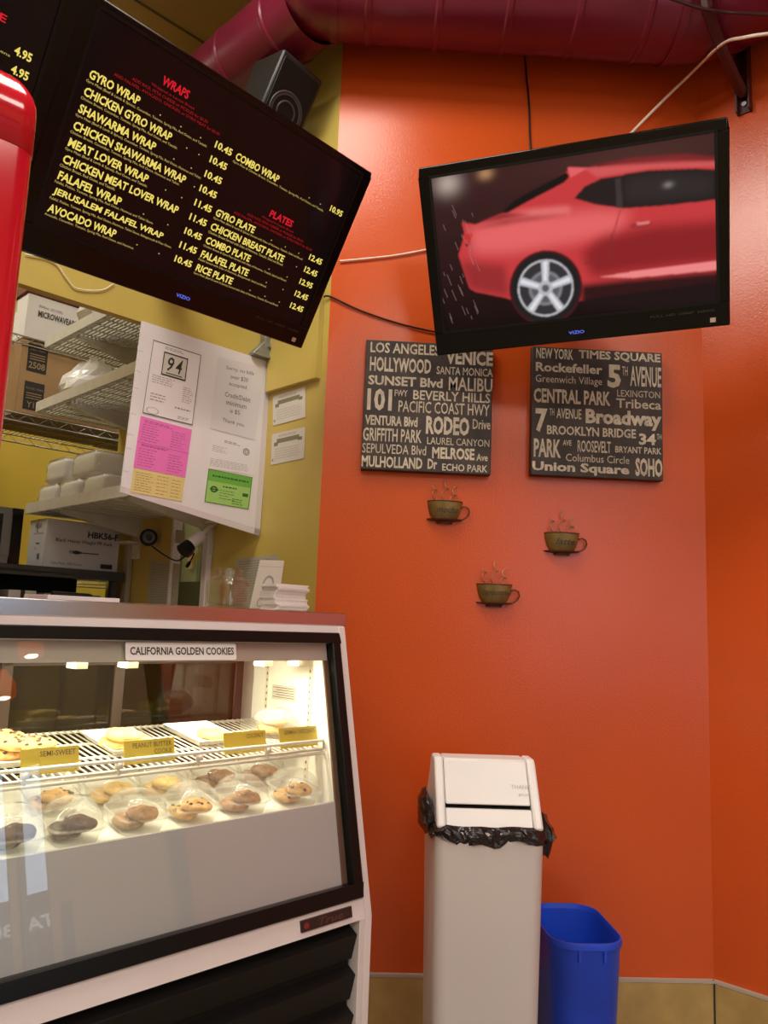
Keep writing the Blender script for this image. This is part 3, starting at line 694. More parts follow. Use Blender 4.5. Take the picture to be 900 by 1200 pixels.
# ================================================================== DELI CASE
XE = -1.28
case = thing('deli_case', 'white slant-front refrigerated cookie display case with black framed glass and steel top', 'display case', CFM)
SL = math.tan(R_(11.8))
def yf(z): return (z-.588)*SL if z > .588 else 0.0
def sl(x, z, off=0):            # point on the slanted front, off > 0 is behind it
    return (x, yf(z)+off, z)
def slab(mb, x0, x1, z0, z1, o0, o1):
    mb.hexa([sl(x0, z0, o0), sl(x1, z0, o0), sl(x1, z1, o0), sl(x0, z1, o0)], [sl(x0, z0, o1), sl(x1, z0, o1), sl(x1, z1, o1), sl(x0, z1, o1)])
side = [(0.0, .08), (0.0, .588), (yf(1.19), 1.19), (.50, 1.19), (.50, .08)]
m = MB(); m.prism(side, -.022, 0, 'x'); m.build('end_panel', WHITEE, case, bevel=.003)
m = MB(); m.prism(side, XE, XE+.022, 'x'); m.build('end_panel', WHITEE, case, bevel=.003)
m = MB(); slab(m, XE+.022, -.022, 1.175, 1.19, 0, .03); m.build('top_rail', WHITEE, case)
m = MB(); slab(m, XE+.022, -.022, .588, .628, 0, .03)
m.box(-.036, -.022, 0, .03, .08, .588); m.box(XE+.022, XE+.036, 0, .03, .08, .588); m.box(XE+.022, -.022, 0, .03, .08, .10)
m.build('front_frame', WHITEE, case, bevel=.0015)
m = MB()
for q in ((XE+.024, -.0235, .628, .6555), (XE+.024, -.0235, 1.1535, 1.175)): slab(m, *q, -.006, .03)
slab(m, -.048, -.0235, .6555, 1.1535, -.006, .03); slab(m, XE+.024, XE+.048, .6555, 1.1535, -.006, .03)
m.build('glass_frame', BLACKFR, case, bevel=.0025)
m = MB(); slab(m, XE+.048, -.048, .6555, 1.1535, .008, .013); m.build('front_glass', GLASS, case)
m = MB()                                            # louvred grille
for k in range(6):
    z = .115+k*.078
    m.hexa([(XE+.036, .020, z), (-.036, .020, z), (-.036, .032, z+.012), (XE+.036, .032, z+.012)], [(XE+.036, .006, z+.052), (-.036, .006, z+.052), (-.036, .032, z+.066), (XE+.036, .032, z+.066)])
m.box(XE+.036, -.036, .03, .034, .10, .585); m.build('louvre_grille', BLACKM, case, bevel=.002)
m = MB(); m.box(XE+.03, -.03, .02, .46, .0, .08); m.build('plinth', BLACKM, case)
m = MB(); m.box(XE-.008, .006, .128, .54, 1.19, 1.22); m.build('steel_top', STEEL, case, bevel=.002)
m = MB(); slab(m, -.195, -.06, .5985, .6185, -.004, 0); bd = m.build('maker_badge', mat('badge_brown', (.025, .014, .012), .35), case)
m = MB(); text(m, 'True', -.150, -.085, .6025, .6150, 0, .0, .3, fn=lambda x, z: sl(x, z, -.0045)); m.build('badge_lettering', mat('badge_copper', (.16, .09, .07), .4, .6), bd)
m = MB(); m.add([sl(-.182+.007*math.cos(a), .6085+.006*math.sin(a), -.0045) for a in [k*math.pi/6 for k in range(12)]], [tuple(range(12))]); m.build('badge_emblem', mat('badge_red', (.2, .02, .02), .4), bd)
# inside
XI = -.062
m = MB(); liner = [(.02, .66), (yf(1.15)-.0+.016, 1.15), (.375, 1.15), (.375, .66)]
m.prism([(yf(.68)+.02, .68), (yf(1.15)+.02, 1.15), (.385, 1.15), (.385, .68)], XI, -.024, 'x'); m.prism([(yf(.68)+.02, .68), (yf(1.15)+.02, 1.15), (.385, 1.15), (.385, .68)], XE+.024, -XI+XE, 'x')
m.box(XE+.024, -.024, .13, .47, 1.15, 1.18); m.build('inner_liner', WHITEI, case)
m = MB(); m.hexa([(XE+.06, .075, .788), (XI, .075, .788), (XI, .385, .842), (XE+.06, .385, .842)], [(XE+.06, .075, .799), (XI, .075, .799), (XI, .385, .853), (XE+.06, .385, .853)]); deck = m.build('lower_deck', WHITEI, case)
m = MB(); slab(m, XE+.05, -.0625, .64, .815, .018, .026); m.build('front_inner_panel', GREYP, case)
m = MB(); slab(m, XE+.05, -.050, 1.112, 1.156, .016, .024); m.build('light_valance', mat('grey_valance', (.48, .44, .40), .4), case)
m = MB(); slab(m, -.0625, -.0485, .6555, 1.112, .015, .02); m.build('side_gasket', mat('brown_gasket', (.12, .075, .045), .4), case)
m = MB(); m.box(XE+.06, XI, .385, .45, .848, .858); m.box(XE+.06, XI, .385, .46, 1.10, 1.15); m.build('rear_rail', mat('rear_rail_white', (.7, .66, .55), .5), case)
for (a, b, y) in ((-1.18, -.62, .415), (-.66, -.40, .40), (-.44, XI, .43)):
    m = MB(); z0, z1 = .858, 1.10
    for q in ((a, a+.022), (b-.022, b)): m.box(q[0], q[1], y, y+.014, z0, z1)
    m.box(a, b, y, y+.014, z0, z0+.014); m.box(a, b, y, y+.014, z1-.012, z1)
    dr = m.build('rear_door', BROWNF, case, bevel=.001)
    MB().box(a+.022, b-.022, y+.005, y+.009, z0+.014, z1-.012).build('door_glass', GLASSD, dr)
# shelf standards with slots on the inner end wall
for y in (.165, .325):
    m = MB(); m.box(XI-.003, XI, y-.006, y+.006, .84, 1.10)
    sd = m.build('shelf_standard', mat('standard_cream', (.75, .72, .6), .4), case)
    m = MB()
    for k in range(16): m.box(XI-.0036, XI-.0028, y-.0018, y+.0018, .85+k*.0155, .856+k*.0155)
    m.build('slots', INKD, sd)
m = MB(); m.box(XI-.002, XI, .215, .305, 1.012, 1.046); nt_ = m.build('rating_plate', PAPERG, case)
m = MB()
for k in range(5): m.box(XI-.0026, XI-.002, .22, .30-.012*(k % 2), 1.017+k*.0055, 1.0185+k*.0055)
m.build('plate_print', INKD, nt_)
# wire shelf, front lower than back
SF, SB = (.108, .924), (.375, .958)
def sh(x, s, dz=0): return (x, SF[0]+(SB[0]-SF[0])*s, SF[1]+(SB[1]-SF[1])*s+dz)
m = MB()
for k in range(84):
    x = -.068-k*.0142; m.tube([sh(x, 0), sh(x, 1)], .0016, 5)
for s in (.0, .33, .66, 1): m.tube([sh(XE+.07, s, -.003), sh(-.066, s, -.003)], .0030, 6)
wsh = m.build('wire_shelf', WIREW, case, smooth=True)
m = MB(); fz = .016
m.tube([sh(XE+.07, -.01, fz), sh(-.068, -.01, fz), sh(-.066, -.01, .0)], .0036, 8); m.tube([sh(XE+.07, -.01, -.011), sh(-.066, -.01, -.011)], .0036, 8)
for k in range(7):
    x = -.22-k*.165; m.tube([sh(x, -.01, -.011), sh(x, -.01, fz)], .0030, 6); m.box(x-.007, x+.007, SF[0]-.006, SF[0]-.001, SF[1]+.001, SF[1]+.012)
m.build('guard_rail', WIREW, wsh, smooth=True)
m = MB()
for x in (-.069, -.62): m.prism([(SF[0], SF[1]-.012), (SF[0], SF[1]-.003), (SB[0], SB[1]-.003), (SB[0], SB[1]-.03)], x-.003, x, 'x')
m.build('shelf_bracket', WIREW, wsh)
# fluorescent tube behind the valance
m = MB(); m.tube([(XE+.1, .175, 1.137), (-.1, .175, 1.137)], .010, 10); m.build('light_tube', emitmat('lit_tube', (1, .88, .60), 6.0), case, smooth=True)
m = MB()
for x in (-.105, -.20, -.52, -.62): m.box(x, x+.022, .16, .20, 1.098, 1.15)
m.build('tube_clip', mat('clip_cream', (.6, .55, .4), .5), case)
l = area('case_lamp_light', CFM @ Vector((-.65, .17, 1.120)), 1.1, .03, 8.0, (1.0, .90, .66)); l.rotation_euler = (0, 0, RZ)
# tape label on the glass
m = MB(); wl = .243; t = thing('glass_label', 'white label on the case glass reading California Golden Cookies', 'label', CFM @ Matrix.Translation(sl(-.428, 1.132, .004)) @ Matrix.Rotation(R_(-11.8), 4, 'X'))
m.prism(rrect(wl, .034, .004), -.0008, 0, 'y'); m.build('backing', LABELW, t)
m = MB(); text(m, 'CALIFORNIA GOLDEN COOKIES', -wl/2+.009, wl/2-.006, -.007, .008, -.0012, .022); m.build('lettering', INK, t)

# ---- things in the case
def C(x, y, z, rz=0): return CFM @ T(x, y, z, rz)
SHA = math.atan2(SB[1]-SF[1], SB[0]-SF[0])
def Sh(x, s, dz=0, rz=0):     # frame lying on the wire shelf
    return CFM @ Matrix.Translation(sh(x, s, dz)) @ Matrix.Rotation(SHA, 4, 'X') @ Matrix.Rotation(rz, 4, 'Z')
def case_px(px, py, y):
    h = hit(px, py, P0+VD*y, VD); d = h-P0; return d.dot(UD), h.z
TAGS = [((27, 876), (95, 893), ['SEMI-SWEET'], 'gold price card reading semi-sweet, leaning on the shelf rail'),
        ((148, 868), (207, 883), ['PEANUT BUTTER', 'COOKIE'], 'gold price card reading peanut butter cookie'),
        ((265, 858), (314, 878), ['COCONUT'], 'gold price card reading coconut'),
        ((330, 854), (374, 871), ['GERMAN CHOCOLATE'], 'gold price card reading German chocolate, next to the white end wall')]
for (a, b, ws, lb) in TAGS:
    x0, z0 = case_px(a[0], (a[1]+b[1])/2, SF[0]+.012); x1, z1 = case_px(b[0], (a[1]+b[1])/2, SF[0]+.012)
    w = x1-x0; xc = (x0+x1)/2
    t = thing('price_card', lb, 'price card', CFM @ Matrix.Translation((xc, SF[0]+.014, SF[1]+.0035)) @ Matrix.Rotation(R_(-14), 4, 'X'), 'price cards on the wire shelf')
    m = MB(); m.box(-w/2, w/2, -.0006, .0006, 0, .042); m.hexa([(-w/2, -.0006, 0), (w/2, -.0006, 0), (w/2, .0006, 0), (-w/2, .0006, 0)], [(-w/2, .018, .002), (w/2, .018, .002), (w/2, .0195, .002), (-w/2, .0195, .002)]); m.build('card', TAG, t)
    m = MB()
    for i, s_ in enumerate(ws):
        tw = min(w*.82, len(s_)*.0062); text(m, s_, w*.5-.006-tw, w*.5-.006, .028-i*.013, .037-i*.013, -.0009, .012)
    m.build('lettering', mat('brown_ink', (.10, .07, .02), .6), t)
def cookie_mesh(mb, r, h, seed, c=(0, 0, 0)):
    rnd = random.Random(seed); ph = [rnd.uniform(0, 6.28) for _ in range(4)]
    prof = [(0.02, 0), (.8, 0), (.97, .25), (1, .45), (.93, .72), (.7, .93), (.4, 1.0), (.02, 1.02)]
    rs = []
    for q, z in prof:
        rs.append([(c[0]+r*q*(1+.05*math.sin(3*a+ph[0])+.03*math.sin(7*a+ph[1]))*math.cos(a), c[1]+r*q*(1+.05*math.sin(3*a+ph[0]))*math.sin(a), c[2]+h*z*(1+(.10*math.sin(5*a+ph[2]) if z > .5 else 0))) for a in [2*math.pi*k/22 for k in range(22)]])
    mb.rings(rs)
def make_cookie(M, mt, label, r=.042, h=.016, seed=0, chips=0, group='cookies in the case'):
    m = MB(); cookie_mesh(m, r, h, seed); o = m.build('cookie', mt, None, smooth=True)
    o.matrix_basis = M; tag(o, label, 'cookie', group)
    if chips:
        rnd = random.Random(seed+50); m = MB()
        for k in range(chips):
            a = rnd.uniform(0, 6.28); q = r*math.sqrt(rnd.uniform(0, .8)); blob(m, (q*math.cos(a), q*math.sin(a), h*(1.0-.35*(q/r)**3)), (.0042, .0036, .003), k, .2, 7, 5)
        m.build('chocolate_chips', CHIP, o, smooth=True)
    return o
def plate(M, label):
    t = MB(); w = .056; d = .076
    rs = [[(sx*(w*k), sy*(d*k), z) for sx, sy in ((-1, -1), (1, -1), (1, 1), (-1, 1))] for k, z in ((.80, 0), (.98, .012), (1.0, .013), (.97, .0135), (.79, .003))]
    t.rings(rs); o = t.build('foam_plate', FOAM, None, bevel=.002); o.matrix_basis = M; tag(o, label, 'plate', 'foam plates on the wire shelf'); return o
PL = [(-.695, .47, 'white foam plate of chocolate chip cookies at the left of the shelf'), (-.475, .50, 'white foam plate under the peanut butter cookies'), (-.285, .54, 'white foam plate behind the coconut price card')]
for x, s, lb in PL: plate(Sh(x, s, .0022), lb)
for i, (dx, ds, dz, rx) in enumerate(((-.012, .0, .006, 0), (.03, .02, .006, 0), (.004, -.05, .023, 0), (.035, -.12, .024, 0), (-.004, .12, .022, 0))):
    make_cookie(Sh(-.695+dx*.8, .44+ds, dz), COOKIE, ('bottom left', 'bottom right', 'front top', 'front right', 'rear top')[i]+' golden chocolate chip cookie in the pile on the left plate', .036, .0165, i, 14, 'chocolate chip cookies')
for i, (dx, ds, dz) in enumerate(((-.02, .0, .006), (.022, .05, .006), (-.012, -.04, .0225))):
    make_cookie(Sh(-.475+dx, .45+ds, dz), COOKIEY, ('lower left', 'lower right', 'upper')[i]+' pale yellow cookie behind the peanut butter price card', .036, .0155, 10+i, 0, 'peanut butter cookies')
make_cookie(Sh(-.272, .46, .006), COOKIEY, 'pale golden cookie alone on its plate behind the coconut card', .035, .015, 21)
# film bag of cookies behind the last card
m = MB(); blob(m, (0, 0, .031), (.050, .048, .030), 4, .10, 18, 11); o = m.build('cookie_bag', CLEARB, None, smooth=True); o.matrix_basis = Sh(-.118, .42, .002); tag(o, 'clear film bag of cookies behind the German chocolate card', 'bag')
for k in range(2): make_cookie(Sh(-.118+.010*(k-1), .42, .010+.018*k), COOKIEY, ('lower', 'upper')[k]+' pale cookie inside the clear film bag on the shelf', .032, .016, 30+k, 0, 'cookies in the film bag')
# clamshell boxes on the lower deck
DA = math.atan2(.054, .31)
def Dk(x, s, dz=0, rz=0):
    return CFM @ Matrix.Translation((x, .075+.31*s, .7995+.054*s+dz)) @ Matrix.Rotation(DA, 4, 'X') @ Matrix.Rotation(rz, 4, 'Z')
def make_clam():
    t = thing('clamshell_box', 'x', 'plastic box', Matrix.Identity(4), 'clear clamshell boxes of cookies')
    def ring(w, d, r, z): return [(x, y, z) for x, y in rrect(w*.87, d*.92, r*.9, 3)]
    m = MB(); m.rings([ring(.080, .080, .015, .0005), ring(.088, .088, .018, .004), ring(.104, .104, .024, .030), ring(.114, .114, .026, .031), ring(.114, .114, .026, .0325), ring(.102, .102, .023, .0325)], True, False); m.build('tray', CLEARP, t, autosm=True)
    m = MB(); m.rings([ring(.114, .114, .026, .0332), ring(.104, .104, .026, .034), ring(.096, .096, .026, .052), ring(.074, .074, .026, .064), ring(.050, .050, .02, .066)], False, True); m.build('lid', CLEARP, t, autosm=True)
    m = MB()
    for k in range(9): m.tube([(-.036+k*.009, .053, .0315), (-.036+k*.009, .056, .0345)], .0014, 5)
    m.build('hinge', CLEARP, t)
    return t
clam = make_clam()
FRONT = [(10, 'leftmost', COOKIED, 'dark chocolate'), (82, 'second', COOKIED, 'dark chocolate'), (158, 'third', COOKIEB, 'oat'), (222, 'fourth', COOKIE, 'golden'), (281, 'fifth', COOKIEB, 'brown'), (343, 'last', COOKIE, 'golden')]
BACK = [(58, 'leftmost', COOKIE, 'golden'), (130, 'second', COOKIEY, 'yellow'), (188, 'third', COOKIEY, 'yellow'), (252, 'fourth', COOKIEB, 'brown'), (303, 'last', COOKIEB, 'brown')]
first = True; seed = 60
for row, sdeep, items in (('front', .20, FRONT), ('back', .60, BACK)):
    for i, (px, ordn, mt, kind) in enumerate(items):
        pc = Vector((0, .075+.31*sdeep, .82+.054*sdeep)); x, z = case_px(px, 975-(px-80)*.19 if row == 'front' else 940-(px-80)*.17, pc.y)
        lb = '%s clear clamshell box of %s cookies in the %s row of the lower deck' % (ordn, kind, row)
        t = clam if first else copy_tree(clam); first = False
        rz = random.uniform(-.12, .12); t.matrix_basis = Dk(x, sdeep, .0005, rz); t['label'] = lb
        for k in range(2):
            seed += 1; sx = (-.0215 if k == 0 else .0215)
            make_cookie(Dk(x, sdeep, .0046, rz) @ Matrix.Translation((sx*.45, (-.006 if k else .008), 0.0+.0165*k)), mt, '%s %s cookie inside the %s clamshell box of the %s row' % (('lower left', 'upper right')[k], kind, ordn, row), .030, .0155, seed, 6 if mt is COOKIE else 0, 'cookies in clamshell boxes')

# ================================================================== ON THE CASE TOP
t = thing('glass_jar', 'small empty square-shouldered glass tip jar on the steel counter', 'jar', C(-.212, .30, 1.2201, .3))
def jr(w, r, z): return [(x, y, z) for x, y in rrect(w, w, r, 4)]
m = MB(); m.rings([jr(.070, .018, .001), jr(.082, .020, .006), jr(.084, .021, .058), jr(.080, .026, .068), jr(.062, .030, .074), jr(.059, .0294, .090), jr(.053, .0264, .090), jr(.055, .0274, .075), jr(.074, .024, .066), jr(.077, .019, .057), jr(.075, .018, .010), jr(.06, .016, .008)], True, True); m.build('jar_body', JARG, t, autosm=True)
m = MB()
for z in (.078, .083): m.lathe([(.030, z-.0012), (.0318, z), (.030, z+.0012)], 24)
m.lathe([(.030, .087), (.033, .0885), (.0325, .091), (.029, .0915)], 24); m.build('screw_thread', JARG, t, smooth=True)
# folded card standing
q = [hit(a, b, P0+VD*.40, VD) for a, b in ((292, 713), (325, 713), (336, 657), (308, 656))]
def sheet(name, label, cat, quad, th=.0012, mt=PAPER, group=None, back=None):
    c = (quad[0]+quad[1]+quad[2]+quad[3])/4; x = (quad[1]-quad[0]).normalized(); zz = ((quad[3]+quad[2])/2-(quad[0]+quad[1])/2)
    y = zz.cross(x).normalized()
    if y.dot(CPOS-c) > 0: y = -y
    z = x.cross(y).normalized()
    t = thing(name, label, cat, frame(c, x, y, z), group); inv = frame(c, x, y, z).inverted()
    loc = [(inv @ p) for p in quad]; poly = [(p.x, p.z) for p in loc]
    m = MB(); m.prism(poly, -th, 0, 'y'); pg = m.build('page', mt, t)
    def fn(s, r, off=.0004):     # s,r in 0..1 from lower left
        a = poly[0][0]*(1-s)+poly[1][0]*s; b = poly[3][0]*(1-s)+poly[2][0]*s; c0 = poly[0][1]*(1-s)+poly[1][1]*s; d0 = poly[3][1]*(1-s)+poly[2][1]*s
        return (a*(1-r)+b*r, -th-off, c0*(1-r)+d0*r)
    return t, pg, fn
def lines(mb, fn, x0, x1, y0, y1, n, th=.012, ragged=.25, seed=0, off=.0004):
    rnd = random.Random(seed)
    for k in range(n):
        y = y1-(y1-y0)*k/max(1, n-1); e = x1-(x1-x0)*rnd.uniform(0, ragged); x = x0
        while x < e:
            w = rnd.uniform(.03, .09); xx = min(x+w, e)
            mb.add([fn(x, y, off), fn(xx, y, off), fn(xx, y+th, off), fn(x, y+th, off)], [(0, 1, 2, 3)]); x = xx+.018
def rectp(mb, fn, x0, x1, y0, y1, off=.0004): mb.add([fn(x0, y0, off), fn(x1, y0, off), fn(x1, y1, off), fn(x0, y1, off)], [(0, 1, 2, 3)])
def outline(mb, fn, x0, x1, y0, y1, w=.012, off=.0004):
    rectp(mb, fn, x0, x1, y0, y0+w, off); rectp(mb, fn, x0, x1, y1-w, y1, off); rectp(mb, fn, x0, x0+w, y0, y1, off); rectp(mb, fn, x1-w, x1, y0, y1, off)
def ringp(mb, fn, cx, cy, rx, ry, w=.15, off=.0004, n=28):
    vs = []; fs = []
    for k in range(n):
        a = 2*math.pi*k/n; vs += [fn(cx+rx*math.cos(a), cy+ry*math.sin(a), off), fn(cx+rx*(1-w)*math.cos(a), cy+ry*(1-w)*math.sin(a), off)]
    for k in range(n): j = (k+1) % n; fs.append((2*k, 2*j, 2*j+1, 2*k+1))
    mb.add(vs, fs)
for p in q[2:]: p += VD*.012
t, pg, fn = sheet('folded_menu_card', 'folded grey leaflet with an oval emblem standing behind the napkins', 'leaflet', q, .0012, PAPERG)
m = MB(); ringp(m, fn, .5, .48, .22, .20, .25); ringp(m, fn, .32, .12, .11, .09, .25); lines(m, fn, .35, .65, .24, .26, 2, .012); rectp(m, fn, .05, .97, .86, .867); m.build('print', INKG, t)
t = thing('order_pad', 'white pad of slips with a black pen at the back of the steel counter', 'pad', C(-.50, .47, 1.2201, .1))
m = MB(); m.box(-.085, .085, -.05, .05, 0, .013); m.build('slips', PAPER, t, bevel=.001)
m = MB(); m.tube([(-.06, -.02, .0175), (.05, .02, .0175)], .0045, 8); m.tube([(.05, .02, .0175), (.058, .023, .0175)], .003, 8); m.build('pen', BLACKM, t)
# napkins
for k in range(17):
    m = MB(); w, d = .098, .062; h = .0037
    poly = rrect(w, d, .004, 2)
    m.prism(poly, 0, h*.45, 'z'); m.prism([(x*.995, y*.99) for x, y in poly], h*.5, h*.95, 'z'); m.box(-w/2, -w/2+.001, -d/2+.004, d/2-.004, h*.2, h*.8)
    o = m.build('paper_napkin', mat('white_napkin', (.76, .70, .66), .85, noise=.02, bump=.2, bscale=120), None)
    o.matrix_basis = C(-.058+random.uniform(-.003, .003), .285+random.uniform(-.003, .003)-.004*math.sin(k*.5), 1.2202+k*.0038, random.uniform(-.03, .03)+.02*math.sin(k*.7))
    tag(o, 'folded white paper napkin in the stack on the steel counter', 'napkin', 'stack of paper napkins')

# ================================================================== RED COOLER AT LEFT
RCo = hit(42, 140, P0+VD*.06-UD*.73, VD); ztop = hit(0, 80, P0+VD*.06-UD*.73, VD).z
dd = RCo-P0; rx = dd.dot(UD)
t = thing('drinks_cooler', 'glossy red rounded cabinet at the left edge of the photo, in front of the screens', 'cooler', C(rx-.287, .265, 1.2201))
hh = ztop-1.2201+.036
def roundbox(w, d, r, h, rt, z0=0):
    rs = []
    rs.append([(x, y, z0) for x, y in rrect(w, d, r, 6)])
    rs.append([(x, y, h-rt) for x, y in rrect(w, d, r, 6)])
    for k in range(1, 9):
        a = math.pi/2*k/8; i = rt*(1-math.cos(a)); rs.append([(x, y, h-rt+rt*math.sin(a)) for x, y in rrect(w-2*i, d-2*i, max(r-i*.5, .004), 6)])
    return rs
m = MB(); m.rings(roundbox(.60, .40, .035, hh, .075, hh-.150)); m.build('top_cap', REDG, t, smooth=True)
m = MB(); m.rings([[(x, y, z) for x, y in rrect(.598, .398, .035, 6)] for z in (0, hh-.152)]); m.build('cabinet', REDG, t, autosm=True)
m = MB(); m.rings([[(x, y, z) for x, y in rrect(.592, .392, .033, 6)] for z in (hh-.153, hh-.149)]); m.build('seam', BLACKM, t)
m = MB(); m.box(-.22, .20, -.204, -.2, .08, .50); m.build('door_glass', mat('cooler_glass', (.02, .02, .02), .1), t)

# ================================================================== SPEAKER
h = hit(338, 122, Bp(-.17, 0), UD)
wd = az(46); fr_ = Matrix.Translation(h) @ frame(Vector((0, 0, 0)), wd, az(-44), Vector((0, 0, 1))) @ Matrix.Rotation(R_(24), 4, 'X') @ Matrix.Rotation(R_(6), 4, 'Y')
t = thing('wall_speaker', 'black loudspeaker tilted down above the menu television', 'speaker', fr_)
m = MB(); m.hexa([(-.085, 0, -.14), (.085, 0, -.14), (.085, 0, .13), (-.085, 0, .13)], [(-.075, .16, -.13), (.075, .16, -.13), (.075, .16, .10), (-.075, .16, .10)]); m.build('cabinet', mat('charcoal_plastic', (.014, .014, .013), .42), t, bevel=.008)
m = MB(); m.box(-.074, .074, -.004, 0, -.128, .112); m.build('grille', BLACKM, t, bevel=.003)
m = MB()
for r in (.058, .05, .03): m.lathe([(r, 0), (r+.004, .004), (r+.008, 0)], 28)
m.T = None
o = m.build('woofer_ring', mat('speaker_grey', (.045, .043, .042), .4), t, smooth=True); o.matrix_basis = Matrix.Translation((0, -.003, -.03)) @ Matrix.Rotation(R_(90), 4, 'X')
for x in (-.04, .04): m = MB(); m.tube([(x, .05, .120), (x, .05, .127)], .006, 8); m.build('screw', GALV, t)
m = MB(); iv = fr_.inverted(); a = iv @ Bp(0, .16, h.z+.02); m.tube([(0, .15, 0), tuple(a)], .012, 8); m.build('wall_bracket', BLACKM, t)

# metal bracket at the end of the header
m = MB(); m.T = Matrix.Identity(4)
t = thing('steel_angle_bracket', 'grey steel bracket joining the yellow header to the wall below the menu television', 'bracket', BF @ T(-.03, HV, 2.074))
m = MB(); m.box(-.012, .024, -.03, -.001, .0, .12); m.prism([(.0, .0), (-.055, -.005), (-.055, .0), (-.01, .05)], -.028, -.003, 'y'); m.box(-.055, .024, -.035, -.001, -.008, 0); m.build('angle_plate', GALV, t, bevel=.002)
for z in (.035, .075): m = MB(); m.tube([(.006, -.038, z), (.006, -.03, z)], .006, 6); m.build('bolt', GALV, t)

# ================================================================== CABLES
def cable(pts, r, mt, name, label):
    # smooth through points
    P = [Vector(p) for p in pts]; out = []
    for i in range(len(P)-1):
        p0 = P[max(i-1, 0)]; p1 = P[i]; p2 = P[i+1]; p3 = P[min(i+2, len(P)-1)]
        for k in range(8):
            s = k/8; out.append(.5*((2*p1)+(p2-p0)*s+(2*p0-5*p1+4*p2-p3)*s*s+(3*p1-p0-3*p2+p3)*s**3))
    out.append(P[-1]); o0_ = P[0].copy()
    m = MB(); m.tube([p-o0_ for p in out], r, 6); o = m.build(name, mt, None, smooth=True); o.location = o0_
    return tag(o, label, 'cable')
def wl(px, py, d=.006): return hit(px, py, (0, DW-d, 0), (0, 1, 0))
WCAB = mat('white_cable', (.85, .78, .68), .5)
cable([wl(398, 306), wl(430, 303), wl(465, 299), wl(503, 292), wl(530, 286)], .0028, WCAB, 'white_cable', 'white cable along the orange wall between the two televisions')
cable([Bp(-.01, .02, on_u(384, 346, -.01)[2]), wl(388, 348), wl(420, 363), wl(460, 377), wl(500, 387), wl(530, 392)], .003, BLACKM, 'black_cable', 'black cable sagging from the menu television to the wall television')
cable([wl(615, 62), wl(617, 90), wl(620, 120), wl(621, 160), wl(624, 200)], .003, BLACKM, 'black_cable', 'black cable dropping from the duct behind the car television')
cable([wl(732, 164, .03), wl(775, 120, .05), wl(810, 86, .09), hit(846, 52, CH0+CHN*.25, CHN), hit(872, 44, CH0+CHN*.40, CHN), hit(905, 39, CH0+CHN*.40, CHN), hit(960, 34, CH0+CHN*.38, CHN), hit(1060, 40, CH0+CHN*.34, CHN), CH0+CHN*.2+CHD*1.1+Vector((0, 0, 3.12))], .0048, WCAB, 'white_cable', 'white cable climbing from the car television to the strut bracket')
def dp(px, py): return hit(px, py, (0, 2.22-RD-.03, 0), (0, 1, 0))
cable([Vector((.62, 2.2, 3.2)), dp(735, -22), dp(770, -8), dp(800, 3), dp(828, 11), dp(860, 15), hit(905, 17, CH0+CHN*.36, CHN), hit(960, 20, CH0+CHN*.36, CHN), CH0+CHN*.2+CHD*.75+Vector((0, 0, 3.15))], .005, mat('maroon_cable', (.05, .012, .015), .5), 'dark_cable', 'dark cable crossing the front of the duct near the strut bracket')
def hd(px, py, d=.004): return hit(px, py, Bp(0, HV-d), VD)
cable([hd(30, 298), hd(62, 306), hd(78, 326), hd(90, 338), hd(118, 340), hd(134, 332)], .0016, WCAB, 'thin_wire', 'thin pale wire looping on the yellow header below the menu screen')

# ================================================================== NOTICE BOARD AND ITS PAPERS
BV = .30
def bq(*pts): return [hit(a, b, Bp(0, BV), VD) for a, b in pts]
q = bq((140, 577), (303, 628), (318, 418), (166, 368))
for p in q[2:]: p.z = 2.064
t, pg, fn = sheet('notice_board', 'white foam board of notices hanging under the yellow header', 'notice board', q, .006, mat('white_board', (.74, .70, .71), .6, noise=.02))
m = MB()
for r in (.12, .25, .33, .45, .6, .7, .82): rectp(m, fn, .0, .035, r, r+.006)
rectp(m, fn, .955, 1.0, .0, 1.0); rectp(m, fn, 0, 1, 0, .035); m.build('tape', mat('clear_tape', (.66, .60, .60), .25), t)
BVP = BV-.0068
def paper(name, label, pts, mt=PAPER, cat='paper notice', back=True):
    z = 3.428
    quad = [hit(130+a/z, 370+b/z, Bp(0, BVP), VD) for a, b in pts]
    return sheet(name, label, cat, quad, .0006, mt)
t, pg, fn = paper('inspection_score_sheet', 'white notice with a boxed handwritten 94 at the board top left', [(126, 390), (327, 440), (362, 158), (170, 96)])
m = MB(); outline(m, fn, .0, 1.0, .0, 1.0, .012); m.build('border', INKD, t)
m = MB(); rectp(m, fn, .25, .73, .58, .88); m.build('score_box', PAPERG, t)
m = MB(); outline(m, fn, .24, .74, .57, .89, .018, .0008)
for s_, x0, x1 in (('9', .34, .47), ('4', .51, .64)): text(m, s_, x0, x1, .64, .84, 0, .01, .2, fn=lambda a, b: fn(a, b, .0009))
rectp(m, fn, .33, .66, .605, .618, .0009); m.build('score', INK, t)
m = MB(); lines(m, fn, .08, .55, .44, .53, 4, .008, .2, 1); lines(m, fn, .72, .94, .28, .48, 8, .008, .3, 2); lines(m, fn, .10, .40, .20, .28, 3, .014, .2, 3); lines(m, fn, .60, .92, .16, .17, 1, .02, 0, 4); ringp(m, fn, .18, .06, .12, .045, .12); lines(m, fn, .25, .7, .93, .95, 2, .008, .3, 6); lines(m, fn, .68, .92, .04, .07, 3, .006, .2, 8); m.build('print', INKG, t)
t, pg, fn = paper('payment_notice', 'white notice saying sorry, no bills over twenty dollars accepted', [(398, 452), (578, 500), (618, 208), (432, 165)], mat('grey_white_paper', (.68, .64, .65), .75))
m = MB()
